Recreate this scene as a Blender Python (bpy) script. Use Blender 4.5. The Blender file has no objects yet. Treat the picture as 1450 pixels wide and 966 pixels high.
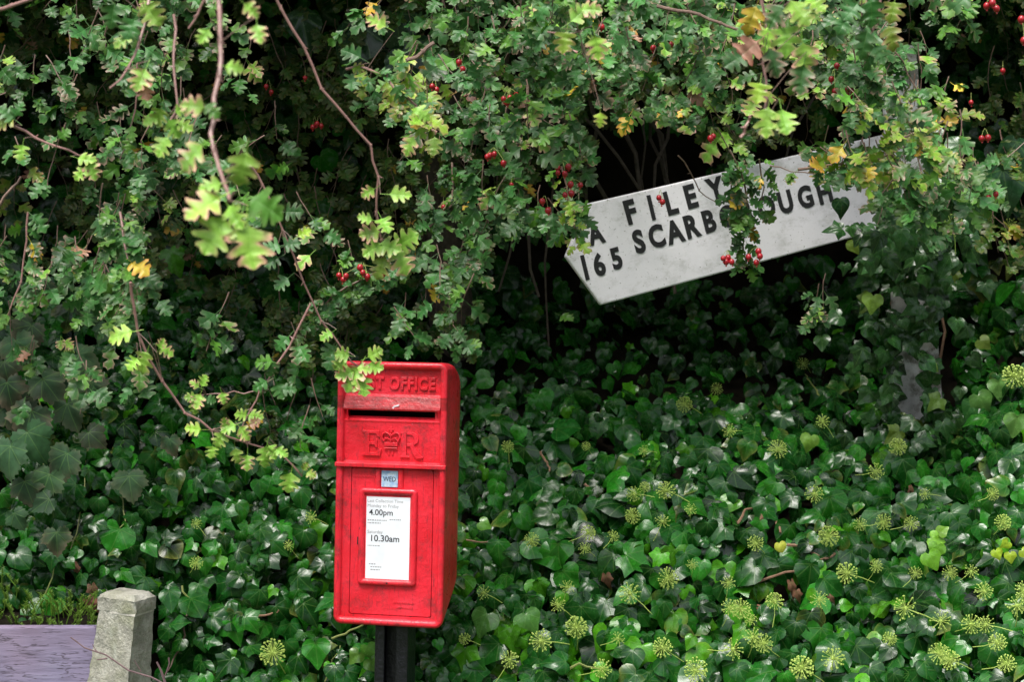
import bpy, math, random
import numpy as np
from mathutils import Vector, Matrix

random.seed(11)
rng = np.random.default_rng(11)
SC = bpy.context.scene
COL = SC.collection

# ------------------------------------------------------------------ camera, world, sun, exposure
CAMZ = 1.6
cam = bpy.data.cameras.new("camera"); camo = bpy.data.objects.new("camera", cam); COL.objects.link(camo)
camo.location = (0, -4, CAMZ); camo.rotation_euler = (math.radians(90), 0, 0)
cam.sensor_width = 36; cam.lens = 58.6; cam.clip_start = 0.05; cam.clip_end = 2000
cam.dof.use_dof = True; cam.dof.focus_distance = 4.0; cam.dof.aperture_fstop = 5.6
SC.camera = camo
W = bpy.data.worlds.new("World"); SC.world = W; W.use_nodes = True
wt = W.node_tree; bg = wt.nodes["Background"]
sky = wt.nodes.new("ShaderNodeTexSky"); sky.sky_type = 'NISHITA'; sky.sun_disc = False
SUN_EL, SUN_AZ = 64, 202            # azimuth: compass angle of the sun from +Y, clockwise
sky.sun_elevation = math.radians(SUN_EL); sky.sun_rotation = math.radians(SUN_AZ)
sky.air_density = 1.0; sky.dust_density = 4.0; sky.ozone_density = 1.0
hs = wt.nodes.new("ShaderNodeHueSaturation"); hs.inputs["Saturation"].default_value = 0.45
wt.links.new(sky.outputs[0], hs.inputs["Color"]); wt.links.new(hs.outputs[0], bg.inputs[0])
bg.inputs[1].default_value = 0.135
sl = bpy.data.lights.new("sun", 'SUN'); sl.energy = 2.6; sl.angle = math.radians(26); sl.color = (1.0, 0.96, 0.9)
so = bpy.data.objects.new("sun", sl); COL.objects.link(so)
az = math.radians(SUN_AZ); el = math.radians(SUN_EL)
sdir = Vector((math.sin(az) * math.cos(el), math.cos(az) * math.cos(el), math.sin(el)))
so.rotation_euler = (-sdir).to_track_quat('-Z', 'Y').to_euler()
so.location = sdir * 20
SC.view_settings.view_transform = 'Standard'; SC.view_settings.look = 'None'
SC.view_settings.gamma = 1; SC.view_settings.use_curve_mapping = False
SC.view_settings.exposure = 0.95
SC.cycles.use_denoising = True
SC.cycles.max_bounces = 6; SC.cycles.transparent_max_bounces = 4
SC.cycles.sample_clamp_indirect = 4

# ------------------------------------------------------------------ helpers
FPX = 2360.0
def P(px, py, Y=0.0):
    d = Y + 4.0
    return np.array([(px - 725) * d / FPX, Y, CAMZ - (py - 483) * d / FPX])
def unP(p):
    d = p[1] + 4.0
    return 725 + p[0] * FPX / d, 483 - (p[2] - CAMZ) * FPX / d
def nrm(v):
    v = np.asarray(v, float); return v / (np.linalg.norm(v) + 1e-12)

def link(name, me, mat, parent=None):
    o = bpy.data.objects.new(name, me); COL.objects.link(o)
    if mat is not None and not me.materials: me.materials.append(mat)
    if parent is not None: o.parent = parent
    return o
def tag(o, label=None, cat=None, group=None, kind=None):
    if label: o["label"] = label
    if cat: o["category"] = cat
    if group: o["group"] = group
    if kind: o["kind"] = kind
    return o
def empty(name, loc=(0, 0, 0), label=None, cat=None, group=None):
    o = bpy.data.objects.new(name, None); COL.objects.link(o); o.location = loc; o.empty_display_size = .1
    return tag(o, label, cat, group)

def jag(pts, amp=.004):
    """insert mid points with a slight zigzag"""
    out = []
    for a, b_ in zip(pts[:-1], pts[1:]):
        out.append(a); out.append((a+b_)/2 + rng.normal(0, amp, 3))
    out.append(pts[-1]); return out

class MB:
    def __init__(s): s.v = []; s.f = []
    def add(s, verts, faces):
        n = len(s.v); s.v += [tuple(map(float, v)) for v in verts]; s.f += [tuple(i + n for i in f) for f in faces]
    def box(s, x0, x1, y0, y1, z0, z1):
        s.add([(x0,y0,z0),(x1,y0,z0),(x1,y1,z0),(x0,y1,z0),(x0,y0,z1),(x1,y0,z1),(x1,y1,z1),(x0,y1,z1)],
              [(0,3,2,1),(4,5,6,7),(0,1,5,4),(1,2,6,5),(2,3,7,6),(3,0,4,7)])
    def loft(s, rings, cap=(True, True), closed=True):
        n = len(rings[0]); vs = [p for r in rings for p in r]; fs = []
        for k in range(len(rings) - 1):
            for i in range(n if closed else n - 1):
                j = (i + 1) % n
                fs.append((k*n+i, k*n+j, (k+1)*n+j, (k+1)*n+i))
        if cap[0]: fs.append(tuple(range(n))[::-1])
        if cap[1]: fs.append(tuple((len(rings)-1)*n + i for i in range(n)))
        s.add(vs, fs)
    def tube(s, pts, rad, sides=6, closed=False, flat=None):
        pts = [np.asarray(p, float) for p in pts]; n = len(pts)
        if not hasattr(rad, '__len__'): rad = [rad] * n
        rings = []; up = np.array([0.13, 0.97, 0.21]) if flat is None else np.array(flat, float)
        for i in range(n):
            if closed: t = nrm(pts[(i+1) % n] - pts[i-1])
            else: t = nrm(pts[min(i+1, n-1)] - pts[max(i-1, 0)])
            a = np.cross(t, up)
            if np.linalg.norm(a) < 1e-3: a = np.cross(t, [1, 0, 0.3])
            a = nrm(a); b = np.cross(t, a)
            rings.append([pts[i] + rad[i]*(a*math.cos(2*math.pi*k/sides) + b*math.sin(2*math.pi*k/sides)) for k in range(sides)])
        if closed: rings.append(rings[0]); s.loft(rings, (False, False))
        else: s.loft(rings)
    def ball(s, c, r, nu=8, nv=6, sc=(1, 1, 1)):
        rings = []
        for j in range(1, nv):
            ph = math.pi*j/nv
            rings.append([(c[0]+r*sc[0]*math.sin(ph)*math.cos(2*math.pi*i/nu), c[1]+r*sc[1]*math.sin(ph)*math.sin(2*math.pi*i/nu), c[2]-r*sc[2]*math.cos(ph)) for i in range(nu)])
        s.loft(rings)
    def prism(s, poly, y0, y1):             # polygon in XZ extruded in Y
        n = len(poly)
        vs = [(x, y0, z) for x, z in poly] + [(x, y1, z) for x, z in poly]
        s.add(vs, [tuple(range(n)), tuple(range(2*n-1, n-1, -1))] + [(i, i+n, (i+1) % n + n, (i+1) % n) for i in range(n)])
    def build(s, name, mat, parent=None, smooth=False, bevel=0, angle=0.6):
        me = bpy.data.meshes.new(name); me.from_pydata(s.v, [], s.f); me.update()
        import bmesh
        bm = bmesh.new(); bm.from_mesh(me); bmesh.ops.recalc_face_normals(bm, faces=bm.faces); bm.to_mesh(me); bm.free()
        if smooth:
            me.polygons.foreach_set("use_smooth", [True]*len(me.polygons))
        o = link(name, me, mat, parent)
        if bevel:
            b = o.modifiers.new("bevel", 'BEVEL'); b.width = bevel; b.segments = 2; b.limit_method = 'ANGLE'; b.angle_limit = angle
        if smooth:
            me.set_sharp_from_angle(angle=math.radians(40))
        return o

def rrect(x0, x1, z0, z1, r, n=6):
    pts = []
    for cx, cz, a0 in ((x1-r, z1-r, 0), (x0+r, z1-r, 90), (x0+r, z0+r, 180), (x1-r, z0+r, 270)):
        for k in range(n+1):
            a = math.radians(a0 + 90*k/n); pts.append((cx + r*math.cos(a), cz + r*math.sin(a)))
    return pts

def text_geo(body, size=1.0, extrude=0.0, offset=0.0, bevel=0.0, sx=1.0, spacing=1.0, align='CENTER'):
    c = bpy.data.curves.new("t", 'FONT'); c.body = body; c.size = size; c.extrude = extrude; c.offset = offset
    c.bevel_depth = bevel; c.bevel_resolution = 1; c.align_x = align; c.space_character = spacing; c.resolution_u = 4
    o = bpy.data.objects.new("t", c); COL.objects.link(o)
    dg = bpy.context.evaluated_depsgraph_get(); me = bpy.data.meshes.new_from_object(o.evaluated_get(dg))
    vs = [(v.co.x*sx, v.co.y, v.co.z) for v in me.vertices]; fs = [tuple(p.vertices) for p in me.polygons]
    bpy.data.objects.remove(o); bpy.data.curves.remove(c); bpy.data.meshes.remove(me)
    return vs, fs

# ------------------------------------------------------------------ materials
def new_mat(name):
    m = bpy.data.materials.new(name); m.use_nodes = True
    nt = m.node_tree; b = nt.nodes["Principled BSDF"]; return m, nt, b
def N(nt, t, **kw):
    n = nt.nodes.new(t)
    for k, v in kw.items():
        if k in n.inputs: n.inputs[k].default_value = v
        else: setattr(n, k, v)
    return n
def ramp(nt, fac, stops):
    r = nt.nodes.new("ShaderNodeValToRGB"); nt.links.new(fac, r.inputs[0])
    e = r.color_ramp.elements
    while len(e) < len(stops): e.new(0.5)
    for i, (p, c) in enumerate(stops):
        e[i].position = p; e[i].color = (c[0], c[1], c[2], 1) if hasattr(c, '__len__') else (c, c, c, 1)
    return r.outputs[0]
def noise(nt, scale, detail=4, rough=0.55, coord=None, dim='3D'):
    n = nt.nodes.new("ShaderNodeTexNoise"); n.inputs["Scale"].default_value = scale; n.inputs["Detail"].default_value = detail
    n.inputs["Roughness"].default_value = rough
    if coord is not None: nt.links.new(coord, n.inputs["Vector"])
    return n.outputs[0]
def objco(nt, scale=(1, 1, 1)):
    t = nt.nodes.new("ShaderNodeTexCoord"); m = nt.nodes.new("ShaderNodeMapping"); m.inputs["Scale"].default_value = scale
    nt.links.new(t.outputs["Object"], m.inputs["Vector"]); return m.outputs[0]
def mix(nt, fac, a, b, mode='MIX'):
    m = nt.nodes.new("ShaderNodeMix"); m.data_type = 'RGBA'; m.blend_type = mode
    for sock, v in ((m.inputs[0], fac), (m.inputs[6], a), (m.inputs[7], b)):
        if hasattr(v, 'is_linked') or hasattr(v, 'links'): nt.links.new(v, sock)
        elif hasattr(v, '__len__'): sock.default_value = (v[0], v[1], v[2], 1)
        else: sock.default_value = v
    return m.outputs[2]
def math_(nt, op, a, b=None):
    m = nt.nodes.new("ShaderNodeMath"); m.operation = op
    for s, v in zip(m.inputs, (a, b)):
        if v is None: continue
        if isinstance(v, (int, float)): s.default_value = v
        else: nt.links.new(v, s)
    return m.outputs[0]
def bump(nt, b, h, strength=0.3, dist=0.01):
    n = nt.nodes.new("ShaderNodeBump"); n.inputs["Strength"].default_value = strength; n.inputs["Distance"].default_value = dist
    nt.links.new(h, n.inputs["Height"]); nt.links.new(n.outputs[0], b.inputs["Normal"])

def simple(name, col, rough=0.6, var=0.25, scale=30, bs=0.15, metallic=0, spec=0.5):
    m, nt, b = new_mat(name); co = objco(nt)
    n = noise(nt, scale, 5, 0.6, co)
    c0 = [c*(1-var) for c in col]; c1 = [min(1, c*(1+var)) for c in col]
    nt.links.new(ramp(nt, n, [(0.3, c0), (0.7, c1)]), b.inputs["Base Color"])
    b.inputs["Roughness"].default_value = rough; b.inputs["Metallic"].default_value = metallic
    b.inputs["Specular IOR Level"].default_value = spec
    bump(nt, b, n, bs, 0.004); return m

def leaf_mat(name, rough, spec, transl, vein, kind):
    m, nt, b = new_mat(name)
    ca = nt.nodes.new("ShaderNodeAttribute"); ca.attribute_name = "col"
    la = nt.nodes.new("ShaderNodeAttribute"); la.attribute_name = "luv"
    sp = nt.nodes.new("ShaderNodeSeparateXYZ"); nt.links.new(la.outputs["Vector"], sp.inputs[0])
    u = math_(nt, 'ABSOLUTE', sp.outputs[0]); v = sp.outputs[1]
    if kind == 'ivy':      # palmate veins radiating from the petiole
        ang = math_(nt, 'ARCTAN2', u, v)
        ds = []
        for a0 in (0.0, 0.72, 1.45):
            d = math_(nt, 'ABSOLUTE', math_(nt, 'SUBTRACT', ang, a0))
            r = math_(nt, 'SQRT', math_(nt, 'ADD', math_(nt, 'MULTIPLY', u, u), math_(nt, 'MULTIPLY', v, v)))
            ds.append(math_(nt, 'MULTIPLY', d, r))
        dm = math_(nt, 'MINIMUM', math_(nt, 'MINIMUM', ds[0], ds[1]), ds[2])
        w = 0.022
    else:                  # midrib with side veins running into the lobes
        side = math_(nt, 'PINGPONG', math_(nt, 'SUBTRACT', v, math_(nt, 'MULTIPLY', u, 0.75)), 0.13)
        dm = math_(nt, 'MINIMUM', u, math_(nt, 'ADD', side, 0.006))
        w = 0.016
    vm = nt.nodes.new("ShaderNodeMapRange"); nt.links.new(dm, vm.inputs[0])
    vm.inputs[1].default_value = 0; vm.inputs[2].default_value = w; vm.inputs[3].default_value = vein; vm.inputs[4].default_value = 0
    t = nt.nodes.new("ShaderNodeTexCoord")
    nz = noise(nt, 55, 3, 0.6, t.outputs["Object"])
    c = mix(nt, 1.0, ca.outputs["Color"], ramp(nt, nz, [(0.3, 0.72), (0.7, 1.25)]), 'MULTIPLY')
    c = mix(nt, vm.outputs[0], c, (0.16, 0.30, 0.07) if kind == 'ivy' else (0.16, 0.26, 0.07))
    nt.links.new(c, b.inputs["Base Color"])
    rr = nt.nodes.new("ShaderNodeMapRange"); nt.links.new(nz, rr.inputs[0])
    rr.inputs[1].default_value = .3; rr.inputs[2].default_value = .7; rr.inputs[3].default_value = rough*0.8; rr.inputs[4].default_value = rough*1.3
    nt.links.new(rr.outputs[0], b.inputs["Roughness"])
    b.inputs["Specular IOR Level"].default_value = spec
    h = math_(nt, 'SUBTRACT', math_(nt, 'MULTIPLY', nz, 0.5), math_(nt, 'MULTIPLY', vm.outputs[0], 1.0))
    bump(nt, b, h, 0.35, 0.002)
    tr = nt.nodes.new("ShaderNodeBsdfTranslucent")
    nt.links.new(mix(nt, 1.0, c, (1.3, 1.5, 0.6), 'MULTIPLY'), tr.inputs[0])
    ms = nt.nodes.new("ShaderNodeMixShader"); ms.inputs[0].default_value = transl
    nt.links.new(b.outputs[0], ms.inputs[1]); nt.links.new(tr.outputs[0], ms.inputs[2])
    nt.links.new(ms.outputs[0], nt.nodes["Material Output"].inputs[0])
    return m

M = {}
M['ivy'] = leaf_mat("ivy leaf", 0.24, 0.46, 0.08, 0.30, 'ivy')
M['haw'] = leaf_mat("hawthorn leaf", 0.40, 0.32, 0.20, 0.30, 'haw')
M['dull'] = leaf_mat("matt lobed leaf", 0.6, 0.3, 0.12, 0.35, 'ivy')
M['soil'] = simple("dark leaf litter soil", (0.010, 0.008, 0.005), 0.95, 0.5, 14, 0.8, spec=0.1)
M['grass'] = simple("verge turf", (0.05, 0.08, 0.025), 0.9, 0.4, 3, 0.6)
M['hedge'] = simple("sky blocker green", (0.03, 0.05, 0.02), 0.9, 0.5, 3, 0.8)
M['asphalt'] = simple("asphalt", (0.055, 0.055, 0.057), 0.85, 0.3, 60, 0.5)
M['bark'] = simple("hawthorn bark", (0.09, 0.07, 0.055), 0.85, 0.4, 60, 0.8)
M['twig'] = simple("brown twig", (0.16, 0.10, 0.075), 0.6, 0.35, 90, 0.3)
M['redtwig'] = simple("reddish young twig", (0.25, 0.135, 0.115), 0.45, 0.25, 90, 0.2)
M['purpletwig'] = simple("purple-brown twig", (0.14, 0.085, 0.09), 0.6, 0.3, 90, 0.3)
M['ivystem'] = simple("ivy stem", (0.26, 0.15, 0.09), 0.65, 0.3, 80, 0.4)
M['greenstem'] = simple("green petiole", (0.22, 0.26, 0.07), 0.5, 0.2, 80, 0.1)
M['berry'] = simple("haw berry", (0.30, 0.008, 0.014), 0.25, 0.3, 120, 0.05)
M['umbel'] = simple("ivy flower bud", (0.40, 0.54, 0.11), 0.6, 0.2, 200, 0.1)
M['blackpaint'] = simple("glossy black paint", (0.006, 0.006, 0.009), 0.32, 0.5, 90, 0.7)
M['blacklet'] = simple("matt black lettering", (0.010, 0.010, 0.011), 0.6, 0.4, 60, 0.3)
M['dark'] = simple("metal with painted-in shade", (0.012, 0.008, 0.008), 0.8, 0.3, 30, 0.2)  # shade inside slot and door gap put into the near-black colour
M['dead'] = simple("dead leaf", (0.30, 0.12, 0.07), 0.6, 0.3, 60, 0.3)
M['moss'] = simple("stonecrop green", (0.10, 0.20, 0.010), 0.7, 0.35, 60, 0.2)
M['ink'] = simple("printed ink", (0.03, 0.03, 0.04), 0.5, 0.1, 60, 0.0)
M['inkgrey'] = simple("grey print", (0.28, 0.28, 0.30), 0.5, 0.1, 60, 0.0)
M['chip'] = simple("bare chipped paint", (0.75, 0.6, 0.66), 0.6, 0.2, 300, 0.2)

def red_paint():
    m, nt, b = new_mat("pillar box red paint"); co = objco(nt)
    big = noise(nt, 9, 5, 0.6, co); fine = noise(nt, 120, 5, 0.65, co)
    base = ramp(nt, big, [(0.3, (0.60, 0.010, 0.018)), (0.55, (0.76, 0.022, 0.042)), (0.8, (0.82, 0.045, 0.075))])
    # grime patches with shapes of their own
    g = noise(nt, 22, 8, 0.72, co)
    gm = ramp(nt, g, [(0.52, 0.0), (0.66, 0.75)])
    c = mix(nt, gm, base, (0.22, 0.03, 0.035))
    st = noise(nt, 30, 6, 0.7, objco(nt, (6, 6, 0.7)))
    sm = ramp(nt, st, [(0.56, 0.0), (0.66, 0.6)])
    c = mix(nt, sm, c, (0.20, 0.02, 0.03))
    pk = noise(nt, 65, 6, 0.7, co)
    pm = ramp(nt, pk, [(0.66, 0.0), (0.72, 0.5)])
    c = mix(nt, pm, c, (0.74, 0.22, 0.27))
    vo = nt.nodes.new("ShaderNodeTexVoronoi"); vo.inputs["Scale"].default_value = 46; nt.links.new(objco(nt, (1, 1, .6)), vo.inputs["Vector"])
    vm = ramp(nt, vo.outputs["Distance"], [(0.07, 1.0), (0.11, 0.0)])
    c = mix(nt, math_(nt, 'MULTIPLY', vm, ramp(nt, noise(nt, 7, 3, .6, co), [(0.55, 0.0), (0.62, 0.9)])), c, (0.05, 0.02, 0.02))
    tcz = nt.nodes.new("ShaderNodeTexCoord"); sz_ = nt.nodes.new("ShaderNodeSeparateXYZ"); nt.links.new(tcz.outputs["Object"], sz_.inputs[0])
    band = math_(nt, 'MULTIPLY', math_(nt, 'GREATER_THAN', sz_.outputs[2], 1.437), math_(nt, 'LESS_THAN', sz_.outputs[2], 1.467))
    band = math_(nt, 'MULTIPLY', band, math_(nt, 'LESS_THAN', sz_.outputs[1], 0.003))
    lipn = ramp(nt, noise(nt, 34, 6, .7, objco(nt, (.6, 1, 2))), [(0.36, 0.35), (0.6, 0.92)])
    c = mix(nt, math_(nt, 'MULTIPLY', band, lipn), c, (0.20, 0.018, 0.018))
    nt.links.new(c, b.inputs["Base Color"])
    nt.links.new(ramp(nt, noise(nt, 40, 4, .6, co), [(0.3, 0.24), (0.7, 0.46)]), b.inputs["Roughness"])
    b.inputs["Specular IOR Level"].default_value = 0.45
    h = math_(nt, 'ADD', math_(nt, 'MULTIPLY', noise(nt, 60, 4, .6, co), 1.0), math_(nt, 'MULTIPLY', fine, 0.4))
    bump(nt, b, h, 0.7, 0.002)
    return m
M['red'] = red_paint()

def sign_white():
    m, nt, b = new_mat("weathered white sign paint"); co = objco(nt)
    n = noise(nt, 4, 6, 0.6, co)
    c = ramp(nt, n, [(0.3, (0.72, 0.71, 0.75)), (0.7, (0.86, 0.84, 0.88))])
    d = ramp(nt, noise(nt, 9, 9, 0.78, objco(nt, (1, 1, 1.7))), [(0.50, 0.0), (0.70, 0.65)])
    c = mix(nt, d, c, (0.27, 0.28, 0.24))
    s = ramp(nt, noise(nt, 90, 3, 0.6, co), [(0.64, 0.0), (0.68, 0.8)])
    c = mix(nt, s, c, (0.16, 0.15, 0.13))
    nt.links.new(c, b.inputs["Base Color"]); b.inputs["Roughness"].default_value = 0.6
    bump(nt, b, noise(nt, 70, 5, .6, co), 0.3, 0.002); return m
M['white'] = sign_white()
def postmat():
    m, nt, b = new_mat("flaking white post paint"); co = objco(nt)
    c = ramp(nt, noise(nt, 12, 8, 0.7, co), [(0.40, (0.20, 0.19, 0.16)), (0.50, (0.66, 0.65, 0.64)), (0.7, (0.84, 0.83, 0.86))])
    nt.links.new(c, b.inputs["Base Color"]); b.inputs["Roughness"].default_value = 0.75
    bump(nt, b, noise(nt, 40, 6, .7, co), 0.6, 0.006); return m
M['postwhite'] = postmat()
def stone():
    m, nt, b = new_mat("lichened sandstone"); co = objco(nt)
    c = ramp(nt, noise(nt, 26, 8, 0.7, co), [(0.3, (0.19, 0.19, 0.16)), (0.5, (0.33, 0.32, 0.27)), (0.7, (0.48, 0.47, 0.41))])
    li = ramp(nt, noise(nt, 14, 4, 0.5, co), [(0.60, 0.0), (0.66, 0.8)])
    c = mix(nt, li, c, (0.46, 0.46, 0.41))
    g = ramp(nt, noise(nt, 9, 5, 0.6, co), [(0.5, 0.0), (0.7, 0.55)])
    c = mix(nt, g, c, (0.17, 0.19, 0.08))
    nt.links.new(c, b.inputs["Base Color"]); b.inputs["Roughness"].default_value = 0.92
    h = math_(nt, 'ADD', noise(nt, 18, 8, .65, co), math_(nt, 'MULTIPLY', noise(nt, 140, 4, .6, co), 0.35))
    bump(nt, b, h, 0.9, 0.012); return m
M['stone'] = stone(); M['mortar'] = simple("pale mortar", (0.55, 0.52, 0.46), 0.9, 0.25, 80, 0.8)
def oldwood():
    m, nt, b = new_mat("silvered lilac wood"); co = objco(nt, (1, 1, 9))
    wn = noise(nt, 7, 8, 0.65, co)
    c = ramp(nt, wn, [(0.3, (0.13, 0.115, 0.185)), (0.5, (0.225, 0.20, 0.315)), (0.72, (0.29, 0.265, 0.39))])
    pk = ramp(nt, noise(nt, 3, 3, .5, objco(nt)), [(0.5, 0.0), (0.7, 0.5)])
    c = mix(nt, pk, c, (0.28, 0.19, 0.26))
    cr = noise(nt, 6, 4, 0.6, objco(nt, (1.3, 1, 15.0)))
    crk = ramp(nt, math_(nt, 'ABSOLUTE', math_(nt, 'SUBTRACT', cr, 0.5)), [(0.0, 1.0), (0.016, 0.0)])
    gate = ramp(nt, noise(nt, 9, 3, .6, objco(nt, (.8, 1, 4))), [(0.40, 0.0), (0.50, 1.0)])
    crk = math_(nt, 'MULTIPLY', crk, gate)
    c = mix(nt, crk, c, (0.07, 0.05, 0.07))
    nt.links.new(c, b.inputs["Base Color"]); b.inputs["Roughness"].default_value = 0.75
    bump(nt, b, math_(nt, 'SUBTRACT', wn, math_(nt, 'MULTIPLY', crk, 1.0)), 0.7, 0.004); return m
M['wood'] = oldwood()
def paper():
    m, nt, b = new_mat("notice card"); b.inputs["Base Color"].default_value = (0.80, 0.83, 0.90, 1)
    nt.links.new(ramp(nt, noise(nt, 30, 4, .6, objco(nt)), [(0.3, (0.76, 0.79, 0.86)), (0.7, (0.86, 0.88, 0.94))]), b.inputs["Base Color"])
    b.inputs["Roughness"].default_value = 0.3; return m
M['paper'] = paper()
def tabmat():
    m, nt, b = new_mat("scuffed blue day tablet")
    nt.links.new(ramp(nt, noise(nt, 90, 5, .7, objco(nt)), [(0.35, (0.20, 0.36, 0.62)), (0.55, (0.42, 0.56, 0.72)), (0.7, (0.66, 0.70, 0.72))]), b.inputs["Base Color"])
    b.inputs["Roughness"].default_value = 0.4; return m
M['tab'] = tabmat()

# ------------------------------------------------------------------ leaf batches
class Template:
    def __init__(s, V, F, edge): s.V = np.array(V, float); s.F = F; s.edge = np.array(edge, float)
def haw_template(detail=True, var=0):
    if var == 0:
        half = [(0,0,0),(.07,.08,.05),(.19,.14,.10),(.33,.21,.14),(.45,.28,.18),(.42,.34,.22),(.45,.40,.26),(.36,.43,.32),(.23,.42,.38),(.16,.44,.46),(.30,.54,.50),(.40,.62,.54),(.46,.71,.60),(.37,.75,.66),(.23,.71,.70),(.17,.72,.75),(.27,.84,.80),(.26,.92,.86),(.16,.91,.90),(.09,.98,.95),(0,1.02,1)]
    elif var == 1:
        half = [(0,0,0),(.06,.10,.06),(.18,.20,.12),(.36,.31,.18),(.50,.40,.24),(.46,.47,.30),(.48,.55,.36),(.37,.57,.42),(.21,.54,.50),(.14,.56,.56),(.27,.70,.62),(.35,.80,.68),(.32,.86,.74),(.31,.94,.80),(.19,.93,.86),(.09,.97,.93),(0,1.04,1)]
    else:
        half = [(0,0,0),(.08,.05,.03),(.24,.08,.06),(.40,.11,.09),(.50,.20,.12),(.42,.27,.17),(.25,.28,.23),(.16,.30,.30),(.31,.40,.35),(.44,.46,.39),(.52,.55,.44),(.44,.61,.50),(.28,.58,.56),(.17,.60,.62),(.31,.71,.67),(.39,.78,.72),(.35,.86,.78),(.22,.85,.84),(.12,.92,.92),(0,1.0,1)]
    V = []; F = []; E = []
    ts = (0, .5, 1) if detail else (0, 1)
    for sgn in (1, -1):
        b0 = len(V)
        for (x, y, m) in half:
            for t in ts:
                X = x*t*sgn; Y = m*(1-t) + y*t
                Z = 0.16*abs(X) + 0.03*math.sin(Y*18)*(abs(X)/.5)
                V.append((X, Y, Z)); E.append(t)
        k = len(ts)
        for i in range(len(half)-1):
            for j in range(k-1):
                q = (b0+i*k+j, b0+i*k+j+1, b0+(i+1)*k+j+1, b0+(i+1)*k+j)
                F.append(q if sgn > 0 else q[::-1])
    b0 = len(V)                       # petiole
    V += [(-.012, .02, 0), (.012, .02, 0), (.010, -.42, .05), (-.010, -.42, .05)]; E += [0]*4; F.append((b0, b0+3, b0+2, b0+1))
    return Template(V, F, E)
def ivy_template(shape, detail=True, wav=0.05, pet=True):
    half = {
     'adult': [(0,-.03),(.13,-.11),(.30,-.09),(.43,.03),(.48,.19),(.44,.36),(.33,.54),(.20,.72),(.09,.88),(0,1)],
     'broad': [(0,0),(.14,-.14),(.34,-.15),(.50,-.02),(.55,.16),(.53,.32),(.40,.46),(.28,.58),(.18,.72),(.08,.86),(0,.93)],
     'lobed': [(0,0),(.10,-.13),(.27,-.20),(.43,-.13),(.45,.0),(.52,.13),(.66,.28),(.50,.38),(.32,.46),(.24,.60),(.15,.78),(.07,.93),(0,1.04)],
     'round': [(0,-.02),(.12,-.14),(.30,-.17),(.48,-.08),(.58,.10),(.60,.30),(.50,.50),(.36,.66),(.20,.78),(.09,.84),(0,.90)],
     'big': [(0,0),(.06,-.14),(.18,-.24),(.24,-.18),(.34,-.26),(.42,-.16),(.52,-.14),(.50,-.02),(.62,.06),(.56,.14),(.70,.26),(.62,.32),(.68,.42),(.54,.44),(.46,.50),(.40,.46),(.42,.60),(.34,.66),(.34,.76),(.22,.80),(.18,.92),(.08,.94),(0,1.06)],
    }[shape]
    V = [(0, .08, 0)]; E = [0]; F = []
    full = half + [(-x, y) for x, y in half[-2:0:-1]]
    rings = (0.4, 0.75, 1.0) if detail else (0.6, 1.0)
    n = len(full)
    for r in rings:
        for (x, y) in full:
            X = x*r; Y = .08 + (y-.08)*r
            a = math.atan2(X, Y); rr = math.hypot(X, Y)
            Z = wav*rr*math.cos(a*4.3)*-1.0 + 0.10*abs(X)*(1-.6*r) - 0.14*rr*rr
            V.append((X, Y, Z)); E.append(r)
    for i in range(n):
        j = (i+1) % n
        F.append((0, 1+j, 1+i))
        for k in range(len(rings)-1):
            F.append((1+k*n+i, 1+k*n+j, 1+(k+1)*n+j, 1+(k+1)*n+i))
    if pet:
        b0 = len(V); V += [(-.012, .08, .0), (.012, .08, .0), (.012, -.18, -.5), (-.012, -.18, -.5)]; E += [0]*4; F.append((b0, b0+3, b0+2, b0+1))
    return Template(V, F, E)
HAW = [haw_template(True, k) for k in range(3)]; HAWL = [haw_template(False, k) for k in range(3)]
IVY = {k: ivy_template(k) for k in ('adult', 'broad', 'lobed', 'round', 'big')}
IVYL = {k: ivy_template(k, False) for k in ('adult', 'broad', 'lobed', 'round')}

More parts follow.
